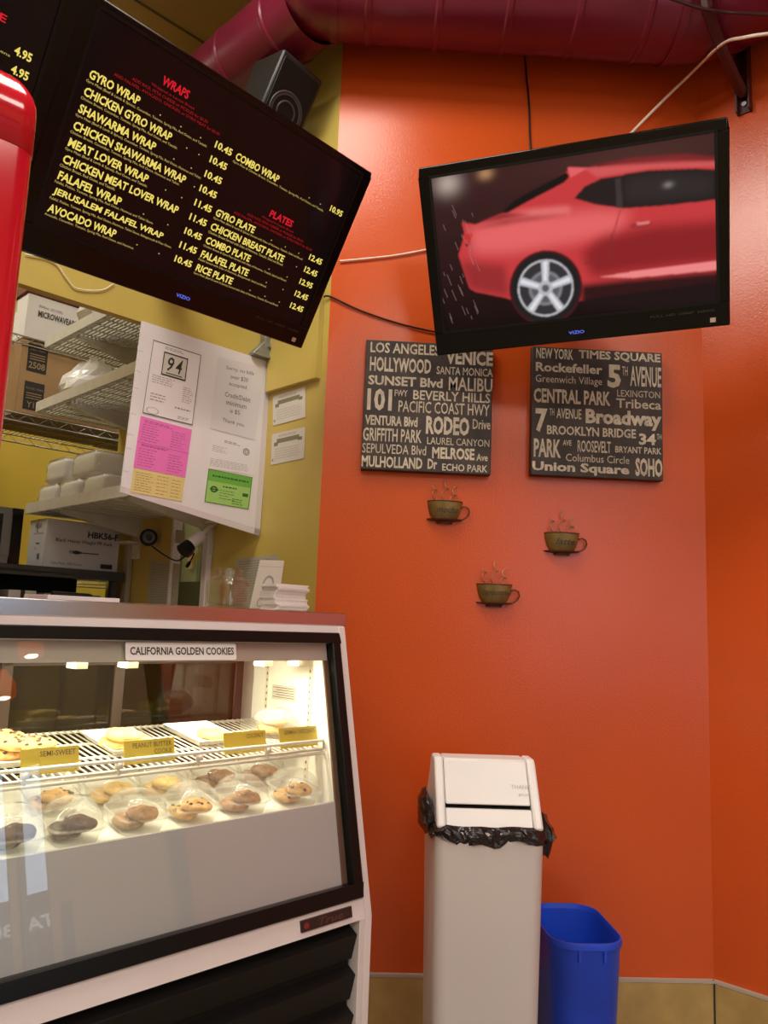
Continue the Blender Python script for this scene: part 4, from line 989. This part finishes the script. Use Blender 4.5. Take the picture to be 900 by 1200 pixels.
for s_, xc, w, y in (('Sorry, no bills', .48, .60, .84), ('over $20', .48, .38, .735), ('accepted.', .48, .40, .63), ('Credit/Debit', .50, .56, .48), ('minimum', .49, .44, .375), ('is $5.', .49, .24, .27), ('Thank you.', .48, .50, .12)):
    text(m, s_, xc-w/2, xc+w/2, y, y+.065, 0, 0, 0, fn=fn)
m.build('lettering', INKD, t)
t, pg, fn = paper('pink_permit', 'pink permit form on the notice board', [(90, 608), (298, 650), (325, 458), (120, 402)], PINK)
m = MB(); lines(m, fn, .08, .62, .90, .93, 2, .012, .2, 5); lines(m, fn, .05, .45, .55, .85, 7, .01, .35, 6); lines(m, fn, .62, .92, .55, .85, 7, .01, .35, 7); lines(m, fn, .08, .62, .44, .46, 2, .012, .2, 8); lines(m, fn, .05, .45, .06, .38, 7, .01, .35, 9); lines(m, fn, .62, .92, .06, .38, 7, .01, .35, 10); rectp(m, fn, 0, 1, .495, .502); m.build('print', mat('pink_ink', (.34, .07, .2), .8), t)
t, pg, fn = paper('yellow_permit', 'yellow permit slip below the pink form on the notice board', [(78, 708), (284, 746), (297, 652), (90, 612)], YELP)
m = MB(); lines(m, fn, .05, .4, .12, .85, 8, .022, .35, 12); lines(m, fn, .46, .7, .12, .85, 6, .022, .35, 13); lines(m, fn, .75, .95, .12, .8, 6, .022, .35, 14); m.build('print', mat('ochre_ink', (.28, .2, .08), .8), t)
t, pg, fn = paper('seal_certificate', 'white certificate with a round grey seal above the green card', [(388, 612), (570, 640), (582, 512), (402, 462)])
m = MB(); lines(m, fn, .30, .68, .78, .82, 2, .02, .3, 20); lines(m, fn, .06, .4, .48, .62, 4, .012, .4, 21); lines(m, fn, .04, .95, .08, .26, 5, .012, .1, 22); ringp(m, fn, .80, .66, .075, .11, .35); ringp(m, fn, .80, .66, .04, .055, .5); m.build('print', INKG, t)
t, pg, fn = paper('green_licence', 'green card with a darker green heading at the board lower right', [(375, 747), (552, 778), (568, 649), (392, 615)], GREENL)
m = MB(); rectp(m, fn, 0, 1, .66, 1); m.build('heading_band', GREENP, t)
m = MB(); outline(m, fn, 0, 1, 0, 1, .014, .0006); lines(m, fn, .1, .92, .76, .80, 1, .05, 0, 30, .0008); lines(m, fn, .36, .68, .52, .53, 1, .04, 0, 31); lines(m, fn, .30, .64, .18, .42, 4, .015, .4, 32); ringp(m, fn, .17, .42, .08, .10, .5); rectp(m, fn, .08, .27, .40, .44, .0006); rectp(m, fn, .82, .95, .36, .46); lines(m, fn, .6, .9, .08, .22, 3, .02, .3, 33); m.build('print', mat('green_ink', (.03, .12, .02), .8), t)

# papers on the yellow wall
def yq(pts, d=.0015): return [hit(a, b, Bp(-d, 0), UD) for a, b in pts]
for i, (pts, lb) in enumerate(((((320, 499), (358, 489), (358, 453), (320, 464.7)), 'upper pale certificate with a banner on the yellow wall'), (((317.5, 545), (356.5, 537), (358, 500), (319, 509)), 'lower pale certificate with a banner on the yellow wall'))):
    t, pg, fn = sheet('wall_certificate', lb, 'certificate', yq(pts), .0008, mat('pale_grey_paper', (.66, .62, .54), .8), 'certificates on the yellow wall')
    m = MB(); rectp(m, fn, .16, .84, .66, .80); rectp(m, fn, .08, .2, .58, .70); rectp(m, fn, .80, .92, .62, .72); m.build('banner', mat('olive_ink', (.22, .21, .12), .8), t)
    m = MB(); lines(m, fn, .2, .8, .86, .9, 2, .015, .2, 40+i); lines(m, fn, .12, .88, .16, .46, 5, .012, .1, 42+i); rectp(m, fn, .03, .08, .1, .18); m.build('print', INKG, t)
for pts, lb, n in ((((172, 709), (208, 709), (211, 661), (176, 657)), 'grey sheet of small print on the yellow wall left of the doorway', 16), (((200, 636), (217, 637), (217, 622), (201, 620)), 'small pale slip on the yellow wall above the doorway wiring', 5), (((272, 711), (320, 712), (326, 650), (277, 655)), 'grey printed sheet on the yellow wall behind the jar', 18)):
    t, pg, fn = sheet('wall_notice', lb, 'paper notice', yq(pts), .0008, mat('dim_grey_paper', (.42, .40, .30), .8))
    m = MB(); lines(m, fn, .08, .92, .06, .92, n, .014, .3, n); m.build('print', mat('faded_ink', (.25, .24, .18), .8), t)

# ================================================================== KITCHEN THINGS
def wall_shelf(z, v0, v1, dep, label):
    t = thing('wall_shelf', label, 'shelf', BF @ T(0, v0, z), 'pale wall shelves behind the pass-through'); L = v1-v0
    m = MB(); m.box(-dep, -dep+.004, 0, L, -.004, .036); m.box(-dep, -.002, L-.004, L, -.004, .012); m.box(-dep, -.002, 0, .004, -.004, .012)
    for k in range(int(dep/.016)): m.box(-dep+.006+k*.016, -dep+.0165+k*.016, .004, L-.004, .0, .005)
    for k in range(int(L/.07)+1): m.box(-dep+.004, -.002, .004+k*.07, .012+k*.07, -.004, .0)
    m.build('shelf_board', SHELFM, t)
    for y in (L-.26, .12):
        m = MB(); m.prism([(-.002, -.075), (-.002, 0), (-dep+.03, 0), (-dep+.03, -.012)], y, y+.028, 'y'); m.box(-.012, 0, y-.01, y+.038, -.16, 0); m.build('shelf_bracket', SHELFM, t)
    return t
wall_shelf(2.258, .50, 1.355, .352, 'topmost pale shelf on the yellow kitchen wall')
wall_shelf(1.99, .50, 1.36, .36, 'middle pale shelf on the yellow kitchen wall, carrying a plastic bag')
wall_shelf(1.578, .46, 1.36, .36, 'lowest pale shelf on the yellow kitchen wall, carrying foam containers')
m = MB(); blob(m, (0, 0, .10), (.11, .17, .10), 11, .16, 24, 14, .09); o = m.build('plastic_bag', WRAP, None); o.matrix_basis = BF @ T(-.20, 1.08, 2.268); tag(o, 'crumpled white plastic bag on the topmost shelf', 'bag')
m = MB(); blob(m, (0, 0, .095), (.11, .16, .095), 12, .16, 24, 14, .09); o = m.build('plastic_bag', WRAP, None); o.matrix_basis = BF @ T(-.21, 1.18, 1.999); tag(o, 'crumpled white plastic bag on the middle shelf', 'bag')
# wrapped foam container packs
def pack(M, w, d, h, label, seed):
    rnd = random.Random(seed); t = thing('foam_container_pack', label, 'container pack', M, 'wrapped foam containers on the lowest shelf')
    rs = []
    for k in range(7):
        z = h*k/6; i = .0015*math.cos(k*math.pi)+(.006 if k in (0, 6) else 0)
        rs.append([(x+rnd.uniform(-.0015, .0015), y+rnd.uniform(-.0015, .0015), z) for x, y in rrect(w-2*i, d-2*i, .025, 3)])
    m = MB(); m.rings(rs); m.build('foam_boxes', FOAM, t, smooth=True)
    rs = [[(p[0]*1.03+rnd.uniform(-.004, .004), p[1]*1.03+rnd.uniform(-.004, .004), (p[2]-h/2)*1.03+h/2+(.006 if p[2] > h*.9 else 0)) for p in r] for r in rs]
    m = MB(); m.rings(rs[1:]); m.build('plastic_film', CLEARB, t, smooth=True)
PK = [(-.205, 1.23, 0, .26, .176, 'wrapped white foam container pack at the far end of the bottom layer'), (-.205, 1.03, 0, .26, .176, 'wrapped white foam container pack in the middle of the bottom layer'), (-.205, .83, 0, .26, .176, 'wrapped white foam container pack at the board end of the bottom layer'),
      (-.205, 1.18, .096, .25, .19, 'wrapped white foam container pack on top at the far end'), (-.20, .95, .096, .25, .20, 'larger wrapped white foam pack on top, next to the notice board')]
for i, (u, v, z, w, d, lb) in enumerate(PK): pack(BF @ T(u, v, 1.587+z), w, d, .088, lb, 70+i)

# black camera puck on a ledge with its conduit
t = thing('conduit', 'grey painted vertical conduit on the yellow wall left of the doorway', 'pipe', BF @ T(-.012, 1.16, 1.0))
MB().box(-.012, .010, -.022, .022, 0, .476).build('trunking', mat('painted_grey', (.38, .34, .22), .6), t, bevel=.003)
MB().box(-.05, .010, -.07, .04, .476, .486).build('ledge', WHITEE, t, bevel=.002)
cp = on_u(174, 630, -.04)
t = thing('round_camera', 'small round black camera on the ledge above the conduit', 'camera', BF @ T(-.040, cp[1], cp[2]))
M_ = Matrix.Rotation(R_(90), 4, 'X') @ Matrix.Rotation(R_(0), 4, 'Z')
m = MB(); m.T = Matrix.Rotation(R_(-25), 4, 'Z') @ M_; m.lathe([(.001, -.02), (.026, -.02), (.032, -.012), (.033, .012), (.028, .02), (.001, .02)], 24); m.build('housing', BLACKM, t, autosm=True)
m = MB(); m.T = Matrix.Rotation(R_(-25), 4, 'Z') @ M_; m.lathe([(.012, .0205), (.014, .0225), (.022, .0225), (.024, .0205)], 24); m.build('lens_ring', mat('lens_grey', (.10, .11, .12), .3), t, smooth=True)
# bullet security camera
cp = hit(229, 633, Bp(-.10, 0), UD); c2 = hit(219, 641, Bp(-.16, 0), UD)
def Lb(p): d = p-K; return Vector((d.dot(UD), d.dot(VD), p.z))
a = Lb(cp); t = thing('security_camera', 'white bullet security camera with a black hood above the doorway', 'camera', BF @ Matrix.Translation(a))
b = Lb(hit(214, 646, Bp(-.14, 0), UD))-a; e = Lb(hit(236, 627, Bp(-.07, 0), UD))-a
dr = (b-e).normalized()
m = MB(); m.tube([e, e+(b-e)*.62], .022, 16); m.build('body', WHITEE, t, autosm=True)
m = MB(); m.tube([e+(b-e)*.62, b], [.023, .026], 16); m.build('hood', BLACKM, t, autosm=True)
m = MB(); m.tube([e, e+Vector((.03, .0, .03)), Vector((-a.x-.002, e.y+.02, e.z+.05))], .008, 8); m.lathe([(.022, -.004), (.022, .004)], 16, (-a.x-.02, e.y+.02, e.z+.05)); m.build('mount', WHITEE, t, autosm=True)
# hanging wires with coloured plugs
cabp = [hit(x, y, Bp(-.06, 0), UD) for x, y in ((178, 640), (192, 650), (206, 657), (214, 654), (222, 648))]
cable(cabp, .0028, BLACKM, 'black_wire', 'black wire drooping from the round camera to the coloured plugs')
for (x0, y0, x1, y1, mt, lb) in ((220, 652, 226, 647, mat('red_plug', (.35, .02, .02), .4), 'red cable plug hanging below the security camera'), (226, 658, 231, 650, mat('yellow_plug', (.6, .4, .02), .4), 'yellow cable plug hanging below the security camera'), (219, 664, 223, 658, BLACKM, 'black cable plug hanging lowest below the security camera')):
    pa = hit(x0, y0, Bp(-.08, 0), UD); pb_ = hit(x1, y1, Bp(-.08, 0), UD)
    m = MB(); m.tube([Vector((0, 0, 0)), (pb_-pa)*.6, pb_-pa], [.006, .0065, .004], 8); m.tube([pb_-pa, pb_-pa+Vector((.01, .01, .03))], .0025, 6); o = m.build('cable_plug', mt, None, autosm=True); o.location = pa; tag(o, lb, 'plug')
# room beyond the doorway
t = thing('tall_fridge', 'pale green tall fridge seen through the doorway', 'fridge', BF @ T(.76, 1.52, 0, 0))
m = MB(); m.box(-.30, .30, -.3, .3, .1, 1.9); m.build('body', TEAL, t, bevel=.01)
m = MB(); m.box(-.30, -.02, -.325, -.3, .15, 1.88); m.box(.0, .30, -.325, -.3, .15, 1.88); m.build('door', TEAL, t, bevel=.006)
m = MB(); m.box(-.045, -.035, -.345, -.325, .9, 1.4); m.box(.02, .03, -.345, -.325, .9, 1.4); m.build('handle', mat('dark_handle', (.04, .05, .05), .4), t)
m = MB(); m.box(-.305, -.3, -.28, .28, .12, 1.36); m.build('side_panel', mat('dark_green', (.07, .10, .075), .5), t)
m = MB(); m.box(-.318, -.301, -.10, -.06, 1.42, 1.48); m.build('control_box', WHITEE, t)
m = MB(); m.box(-.306, -.301, -.28, -.20, 1.38, 1.62)
for k in range(5): m.box(-.310, -.306, -.28, -.20, 1.39+k*.045, 1.415+k*.045)
m.build('vent_grille', mat('vent_dark', (.02, .03, .025), .4), t)
m = MB(); m.box(-.304, -.301, -.15, -.12, 1.2, 1.7); m.box(-.304, -.301, .02, .04, 1.2, 1.7); m.build('trim_strip', mat('grey_green_strip', (.2, .27, .23), .4), t)

# wire rack with cartons
RV = 1.62
rk = thing('wire_rack', 'tall chrome wire shelving rack behind the pass-through', 'shelving rack', BF @ T(-.56, RV, 0))
RL, RDp = .98, .46
for x in (.0, RL):
    for y in (0, RDp):
        m = MB(); m.tube([(x, y, 0), (x, y, 3.0)], .0125, 10); m.build('post', CHROME, rk, smooth=True)
for z in (1.36, 2.03, 2.37):
    m = MB()
    for y in (0, RDp):
        m.tube([(-.02, y, z), (RL+.02, y, z)], .0035, 6); m.tube([(-.02, y, z-.035), (RL+.02, y, z-.035)], .0035, 6)
        n = 22; m.tube([(RL*k/n, y, z-(.035 if k % 2 else 0)) for k in range(n+1)], .002, 5)
    for x in (0, RL):
        m.tube([(x, 0, z), (x, RDp, z)], .0035, 6); m.tube([(x, 0, z-.035), (x, RDp, z-.035)], .0035, 6)
        n = 8; m.tube([(x, RDp*k/n, z-(.035 if k % 2 else 0)) for k in range(n+1)], .002, 5)
    for k in range(44): x = RL*(k+.5)/44; m.tube([(x, 0, z+.003), (x, RDp, z+.003)], .0018, 5)
    for k in range(1, 4): m.tube([(0, RDp*k/4, z-.002), (RL, RDp*k/4, z-.002)], .003, 6)
    sf = m.build('wire_shelf', CHROME, rk, smooth=True)
    m = MB()
    for x in (0, RL):
        for y in (0, RDp): m.lathe([(.014, -.03), (.0175, -.02), (.0175, .02), (.014, .03)], 12, (x, y, z))
    m.build('clip', CHROME, sf, smooth=True)
def carton(name, label, M, w, d, h, mt, prints=()):
    t = thing(name, label, 'carton', M)
    m = MB(); m.box(0, w, 0, d, 0, h); m.build('box', mt, t, bevel=.004)
    m = MB(); m.box(.002, w-.002, d*.46, d*.54, h-.0002, h+.0008); m.box(-.0008, .0002, d*.46, d*.54, h*.72, h); m.build('packing_tape', mat('brown_tape', (.40, .30, .18), .3), t)
    for nm, mtt, f in prints:
        mb = MB(); f(mb); mb.build(nm, mtt, t)
    return t
zf = 2.03+.006
def f1(mb):
    for (x, y) in ((.03, .19), (.03, .02)): mb.box(x, x+.085, -.0008, 0, y, y+.125)
def f1b(mb):
    text(mb, '2508', .037, .108, .205, .235, -.0012, .02); text(mb, 'DELI TRAY', .04, .105, .285, .295, -.0012, .0); text(mb, 'Y10', .045, .10, .03, .058, -.0012, .02); text(mb, 'FOOD PAN', .037, .108, .11, .12, -.0012, .0)
    for k in range(3): mb.box(.04, .106, -.0012, -.0008, .245+k*.011, .249+k*.011); mb.box(.04, .106, -.0012, -.0008, .07+k*.011, .074+k*.011)
def f1c(mb):
    text(mb, 'MADE', .22, .33, .105, .15, -.001, .03); text(mb, 'CUPS', .20, .31, .05, .085, -.001, .01)
carton('cardboard_carton', 'brown cardboard carton with two black printed panels on the wire rack', BF @ T(-.345, RV+.01, zf), .52, .40, .325, CARD, (('printed_panel', mat('black_print', (.018, .016, .014), .8), f1), ('panel_lettering', mat('tan_print', (.30, .2, .10), .8), f1b), ('box_lettering', MATS['black_print'], f1c)))
carton('cardboard_carton', 'brown cardboard carton in shadow further along the wire rack', BF @ T(.19, RV+.02, zf), .20, .40, .30, CARD)
zf2 = 2.37+.006
def f2(mb): text(mb, '200ct. (2/100)', .05, .155, .145, .160, -.001, .0); text(mb, 'MICROWAVEABLE', .05, .235, .105, .135, -.001, .03)
def f2b(mb):
    mb.T = Matrix.Rotation(R_(-90), 4, 'Z'); text(mb, '12 oz', -.20, -.08, .12, .15, -.001, 0)
carton('white_carton', 'white carton lettered microwaveable on the top of the wire rack', BF @ T(-.335, RV+.02, zf2), .29, .26, .20, CARDW, (('box_lettering', INK, f2),))
carton('cardboard_carton', 'dark red-brown carton above the white microwaveable carton', BF @ T(-.345, RV+.015, zf2+.202), .40, .30, .20, CARDD)
carton('cardboard_carton', 'brown carton at the right end of the top rack shelf', BF @ T(.08, RV+.03, zf2), .30, .36, .24, CARDD)
# equipment stand below: steel counter with fork carton, oven, small things
t = thing('steel_equipment_stand', 'dark steel stand under the fork carton and the countertop oven', 'stand', BF @ T(-.965, 1.14, 0))
m = MB(); m.box(0, .93, 0, .44, 1.335, 1.362); m.box(0, .93, 0, .006, 1.325, 1.362); m.build('top_shelf', DKSTEEL, t, bevel=.002)
m = MB(); m.box(0, .93, 0, .44, 1.14, 1.165); m.build('lower_shelf', DKSTEEL, t, bevel=.002)
m = MB(); m.box(.01, .92, .40, .42, 1.165, 1.335); m.build('back_panel', BLACKM, t)
for x in (.02, .89):
    for y in (.02, .40): MB().box(x, x+.025, y, y+.025, 0, 1.335).build('leg', DKSTEEL, t)
def f3(mb):
    text(mb, 'HBK56-F', .165, .292, .126, .152, -.001, .035); text(mb, 'Black Heavy Weight PP Fork', .04, .27, .097, .115, -.001, .01); text(mb, 'Case Pack: 1000 Count', .03, .15, .014, .024, -.001, 0)
    mb.T = Matrix.Translation((-.02, 0, -.012)); mb.tube([(.165, -.001, .077), (.235, -.001, .077)], .002, 5); mb.prism([(.13, .073), (.145, .069), (.165, .074), (.165, .080), (.145, .085), (.13, .081)], -.0012, -.0004, 'y')
    for k in range(3): mb.box(.116, .131, -.0012, -.0004, .072+k*.0045, .0742+k*.0045)
    mb.box(.247, .296, -.0012, -.0004, .022, .040)
def f3b(mb):
    mb.T = Matrix.Rotation(R_(-90), 4, 'Z'); text(mb, 'HBK56-F', -.10, -.04, .15, .17, -.001, .02); text(mb, 'Black Heavy', -.11, -.02, .125, .134, -.001, 0)
    mb.box(-.08, -.05, -.0012, -.0004, .09, .094); mb.box(-.06, -.04, -.0012, -.0004, .03, .052); text(mb, 'fork', -.09, -.07, .07, .078, -.001, 0)
m_ = MB()
carton('white_carton', 'white carton of black forks lettered HBK56-F below the lowest shelf', BF @ T(-.340, 1.19, 1.363), .30, .16, .186, CARDW, (('box_lettering', INK, f3), ('side_lettering', INKD, f3b)))
t = thing('countertop_oven', 'black glass-door countertop oven at the left behind the counter', 'oven', BF @ T(-.835, 1.17, 1.363))
m = MB(); m.box(0, .40, .012, .34, 0, .205); m.build('housing', BLACKM, t, bevel=.006)
m = MB(); m.box(.0, .36, 0, .012, .0, .03); m.box(.0, .36, 0, .012, .18, .205); m.box(.33, .36, 0, .012, .03, .18); m.box(0, .03, 0, .012, .03, .18); dr = m.build('door', mat('oven_grey', (.22, .22, .21), .35, .6), t, bevel=.002)
MB().box(.03, .33, .004, .008, .03, .18).build('door_glass', mat('oven_glass', (.015, .015, .015), .06), dr)
MB().box(.362, .40, .0, .012, 0, .205).build('control_strip', BLACKP, t)
SM = [(-.86, .16, .10, .10, mat('grey_tin', (.26, .27, .24), .5), 'grey tin under the countertop oven', 'tin'), (-.66, .07, .06, .07, mat('yellow_green_tub', (.32, .30, .05), .5), 'small yellow tub beside the grey tin under the stand', 'tub'), (-.56, .07, .10, .10, CARDD, 'small dark carton on the lower stand shelf', 'carton'), (-.46, .10, .10, .105, CARDW, 'small pale carton on the lower stand shelf', 'carton'), (-.33, .22, .14, .10, mat('brown_grey_box', (.24, .19, .14), .7), 'wide brown-grey box at the right of the lower stand shelf', 'carton')]
for x, w, d, h_, mt, lb, ct in SM:
    t = thing('storage_'+ct, lb, ct, BF @ T(x, 1.17, 1.166))
    if ct in ('tin', 'tub'):
        m = MB(); m.lathe([(.001, 0), (w/2*.92, 0), (w/2, .01), (w/2, h_), (.001, h_)], 20, (w/2, .06, 0)); m.build('body', mt, t, autosm=True)
        m = MB(); m.lathe([(.001, h_), (w/2+.003, h_), (w/2+.003, h_+.012), (.001, h_+.014)], 20, (w/2, .06, 0)); m.build('lid', WHITEE, t, autosm=True)
    else:
        m = MB(); m.box(0, w, 0, d, 0, h_); m.build('box', mt, t, bevel=.003); m = MB(); m.box(w*.42, w*.58, -.0006, 0, 0, h_); m.build('packing_tape', BROWNF, t)

# ================================================================== TRASH BIN
BY = 1.90
pL = hit(510, 990, (0, BY, 0), (0, 1, 0)); pR = hit(640, 985, (0, BY, 0), (0, 1, 0))
bw = pR.x-pL.x; bx = (pL.x+pR.x)/2; zr = hit(571, 976, (0, BY, 0), (0, 1, 0)).z
zt = hit(567, 886, (0, BY+.13, 0), (0, 1, 0)).z
bd_ = .27
t = thing('swing_top_bin', 'tall cream swing-top waste bin with a black liner against the orange wall', 'waste bin', T(bx, BY+bd_/2, 0))
rs = []
for z, k in ((0, .90), (.03, .905), (zr, 1.0), (zr, .97), (zr-.02, .965)): rs.append([(x, y, z) for x, y in rrect(bw*k, bd_*k, .03, 5)])
m = MB(); m.rings(rs); m.build('bin_body', BINW, t, autosm=True)
hz = zt-zr; w2 = bw*.485
# wedge lid: two cheeks, flap, lower strip, back
prof = [(-bd_/2+.006, zr+.004), (-bd_/2+.006, zr+.012), (-.042, zt-.012), (-.028, zt), (.028, zt), (.042, zt-.012), (bd_/2-.006, zr+.012), (bd_/2-.006, zr+.004)]
m = MB()
m.prism(prof, -w2, -w2+.022, 'x'); m.build('lid_cheek', BINL, t, bevel=.006, seg=3)
m = MB(); m.prism(prof, w2-.022, w2, 'x'); m.build('lid_cheek', BINL, t, bevel=.006, seg=3)
def lf(s): return (-bd_/2+.010+(-.036+bd_/2-.010)*s, zr+.006+(zt-.004-zr-.006)*s)
def lidpanel(mb, s0, s1, th=.01):
    a = lf(s0); b = lf(s1); mb.hexa([(-w2+.023, a[0], a[1]), (w2-.023, a[0], a[1]), (w2-.023, b[0], b[1]), (-w2+.023, b[0], b[1])], [(-w2+.023, a[0]+th, a[1]), (w2-.023, a[0]+th, a[1]), (w2-.023, b[0]+th, b[1]), (-w2+.023, b[0]+th, b[1])])
m = MB(); lidpanel(m, .0, .27); m.build('lid_front_strip', BINL, t, bevel=.002)
m = MB(); lidpanel(m, .33, 1.0); m.box(-w2+.023, w2-.023, -.036, .036, zt-.012, zt-.002); fl = m.build('swing_flap', BINL, t, bevel=.004)
m = MB(); a = lf(.26); b = lf(.34); m.hexa([(-w2+.023, a[0]+.018, a[1]), (w2-.023, a[0]+.018, a[1]), (w2-.023, b[0]+.018, b[1]), (-w2+.023, b[0]+.018, b[1])], [(-w2+.023, a[0]+.03, a[1]), (w2-.023, a[0]+.03, a[1]), (w2-.023, b[0]+.03, b[1]), (-w2+.023, b[0]+.03, b[1])]); m.build('flap_gap', BLACKM, t)
m = MB(); m.hexa([(-w2+.023, bd_/2-.02, zr+.006), (w2-.023, bd_/2-.02, zr+.006), (w2-.023, .03, zt-.004), (-w2+.023, .03, zt-.004)], [(-w2+.023, bd_/2-.01, zr+.006), (w2-.023, bd_/2-.01, zr+.006), (w2-.023, .04, zt-.004), (-w2+.023, .04, zt-.004)]); m.build('lid_back', BINL, t, bevel=.002)
m = MB()
def flapfn(x, q): a = lf(q); return (x, a[0]-.0012, a[1])
text(m, 'push', .075, .112, .47, .53, 0, 0, fn=flapfn); text(m, 'THANK', .058, .105, .58, .64, 0, 0, fn=flapfn); m.build('worn_lettering', mat('faint_grey', (.52, .49, .45), .6), fl)
# liner: crumpled band folded over the rim, with loose ears at both sides
rnd = random.Random(5); rs = []
def ringl(z, k, amp, dz, jit):
    r = []; base = rrect(bw*k, bd_*k, .035, 4); dense = []
    for i, p in enumerate(base):
        q = base[(i+1) % len(base)]; L = math.hypot(q[0]-p[0], q[1]-p[1]); c = 18 if L > .1 else 1
        dense += [(p[0]+(q[0]-p[0])*j/c, p[1]+(q[1]-p[1])*j/c) for j in range(c)]
    for x, y in dense:
        a = math.atan2(y, x); e = 1+amp*(math.sin(9*a+z*60)*.5+math.sin(17*a+1.3+z*35)*.5)
        r.append((x*e+rnd.uniform(-jit, jit), y*e+rnd.uniform(-jit, jit), z+dz*(.5*math.sin(5*a+.6)+.5*math.sin(11*a+2.1))+rnd.uniform(-jit, jit)*.8))
    return r
for z, k, am, dz, j in ((zr+.012, .955, .004, .002, .0), (zr+.007, 1.005, .012, .003, .0025), (zr-.002, 1.03, .022, .005, .0045), (zr-.011, 1.035, .026, .007, .005), (zr-.019, 1.03, .022, .010, .0045), (zr-.025, 1.015, .014, .012, .003), (zr-.018, 1.008, .008, .010, .002)): rs.append(ringl(z, k, am, dz, j))
m = MB(); m.rings(rs, False, False)
ln = m.build('bin_liner', BAG, t)
def ear(pts, seed):
    # crumpled fold of film standing off the side of the rim; pts run in the x-z plane
    r2 = random.Random(seed); c = (sum(p[0] for p in pts)/len(pts), sum(p[1] for p in pts)/len(pts)); mb = MB(); rr = []
    for k, (y, q) in enumerate(((-.085, .55), (-.06, .85), (-.03, 1.0), (.0, .95), (.03, .75), (.05, .4))):
        ring = []
        for i in range(len(pts)*3):
            a = pts[i//3]; b = pts[(i//3+1) % len(pts)]; f = (i % 3)/3
            x = a[0]+(b[0]-a[0])*f; z = a[1]+(b[1]-a[1])*f; ki = q*(1+r2.uniform(-.13, .13))
            ring.append((c[0]+(x-c[0])*ki, y+r2.uniform(-.006, .006), c[1]+(z-c[1])*ki))
        rr.append(ring)
    mb.rings(rr); mb.build('liner_ear', BAG, ln)
hw = bw/2
ear([(-hw+.012, zr-.008), (-hw-.012, zr-.026), (-hw-.030, zr-.004), (-hw-.032, zr+.045), (-hw-.016, zr+.082), (-hw-.002, zr+.055), (-hw+.012, zr+.018)], 1)
ear([(hw-.016, zr+.030), (hw+.010, zr+.040), (hw+.034, zr+.008), (hw+.050, zr-.026), (hw+.024, zr-.078), (hw+.004, zr-.052), (hw-.010, zr-.006)], 2)

# ================================================================== BLUE RECYCLING BIN
zb = .425
Lb_, ls = .196, .300
t = thing('recycling_bin', 'blue plastic recycling bin standing beside the cream waste bin', 'recycling bin', T(.651, 2.238, 0, R_(1)))
def br(k, z, dr=0): return [(x, y, z) for x, y in rrect(Lb_*k+dr, ls*k+dr, .068*k, 8)]
m = MB(); m.rings([br(.78, .0), br(.80, .008), br(.955, zb-.03), br(.962, zb-.028), br(.962, zb-.012)], True, False)
m.rings([br(.935, zb-.012), br(.77, .012)], False, True); m.build('bin_body', BLUE, t, autosm=True)
m = MB(); m.rings([br(.935, zb-.012), br(.955, zb), br(.99, zb), br(1.0, zb-.005), br(1.0, zb-.016), br(.962, zb-.012)], False, False); m.build('rolled_rim', BLUE, t, autosm=True)
m = MB()
for x in (-.03, .035): m.box(x-.003, x+.003, -ls*.5+.001, -ls*.46, zb-.045, zb-.014)
m.build('rim_rib', BLUE, t)
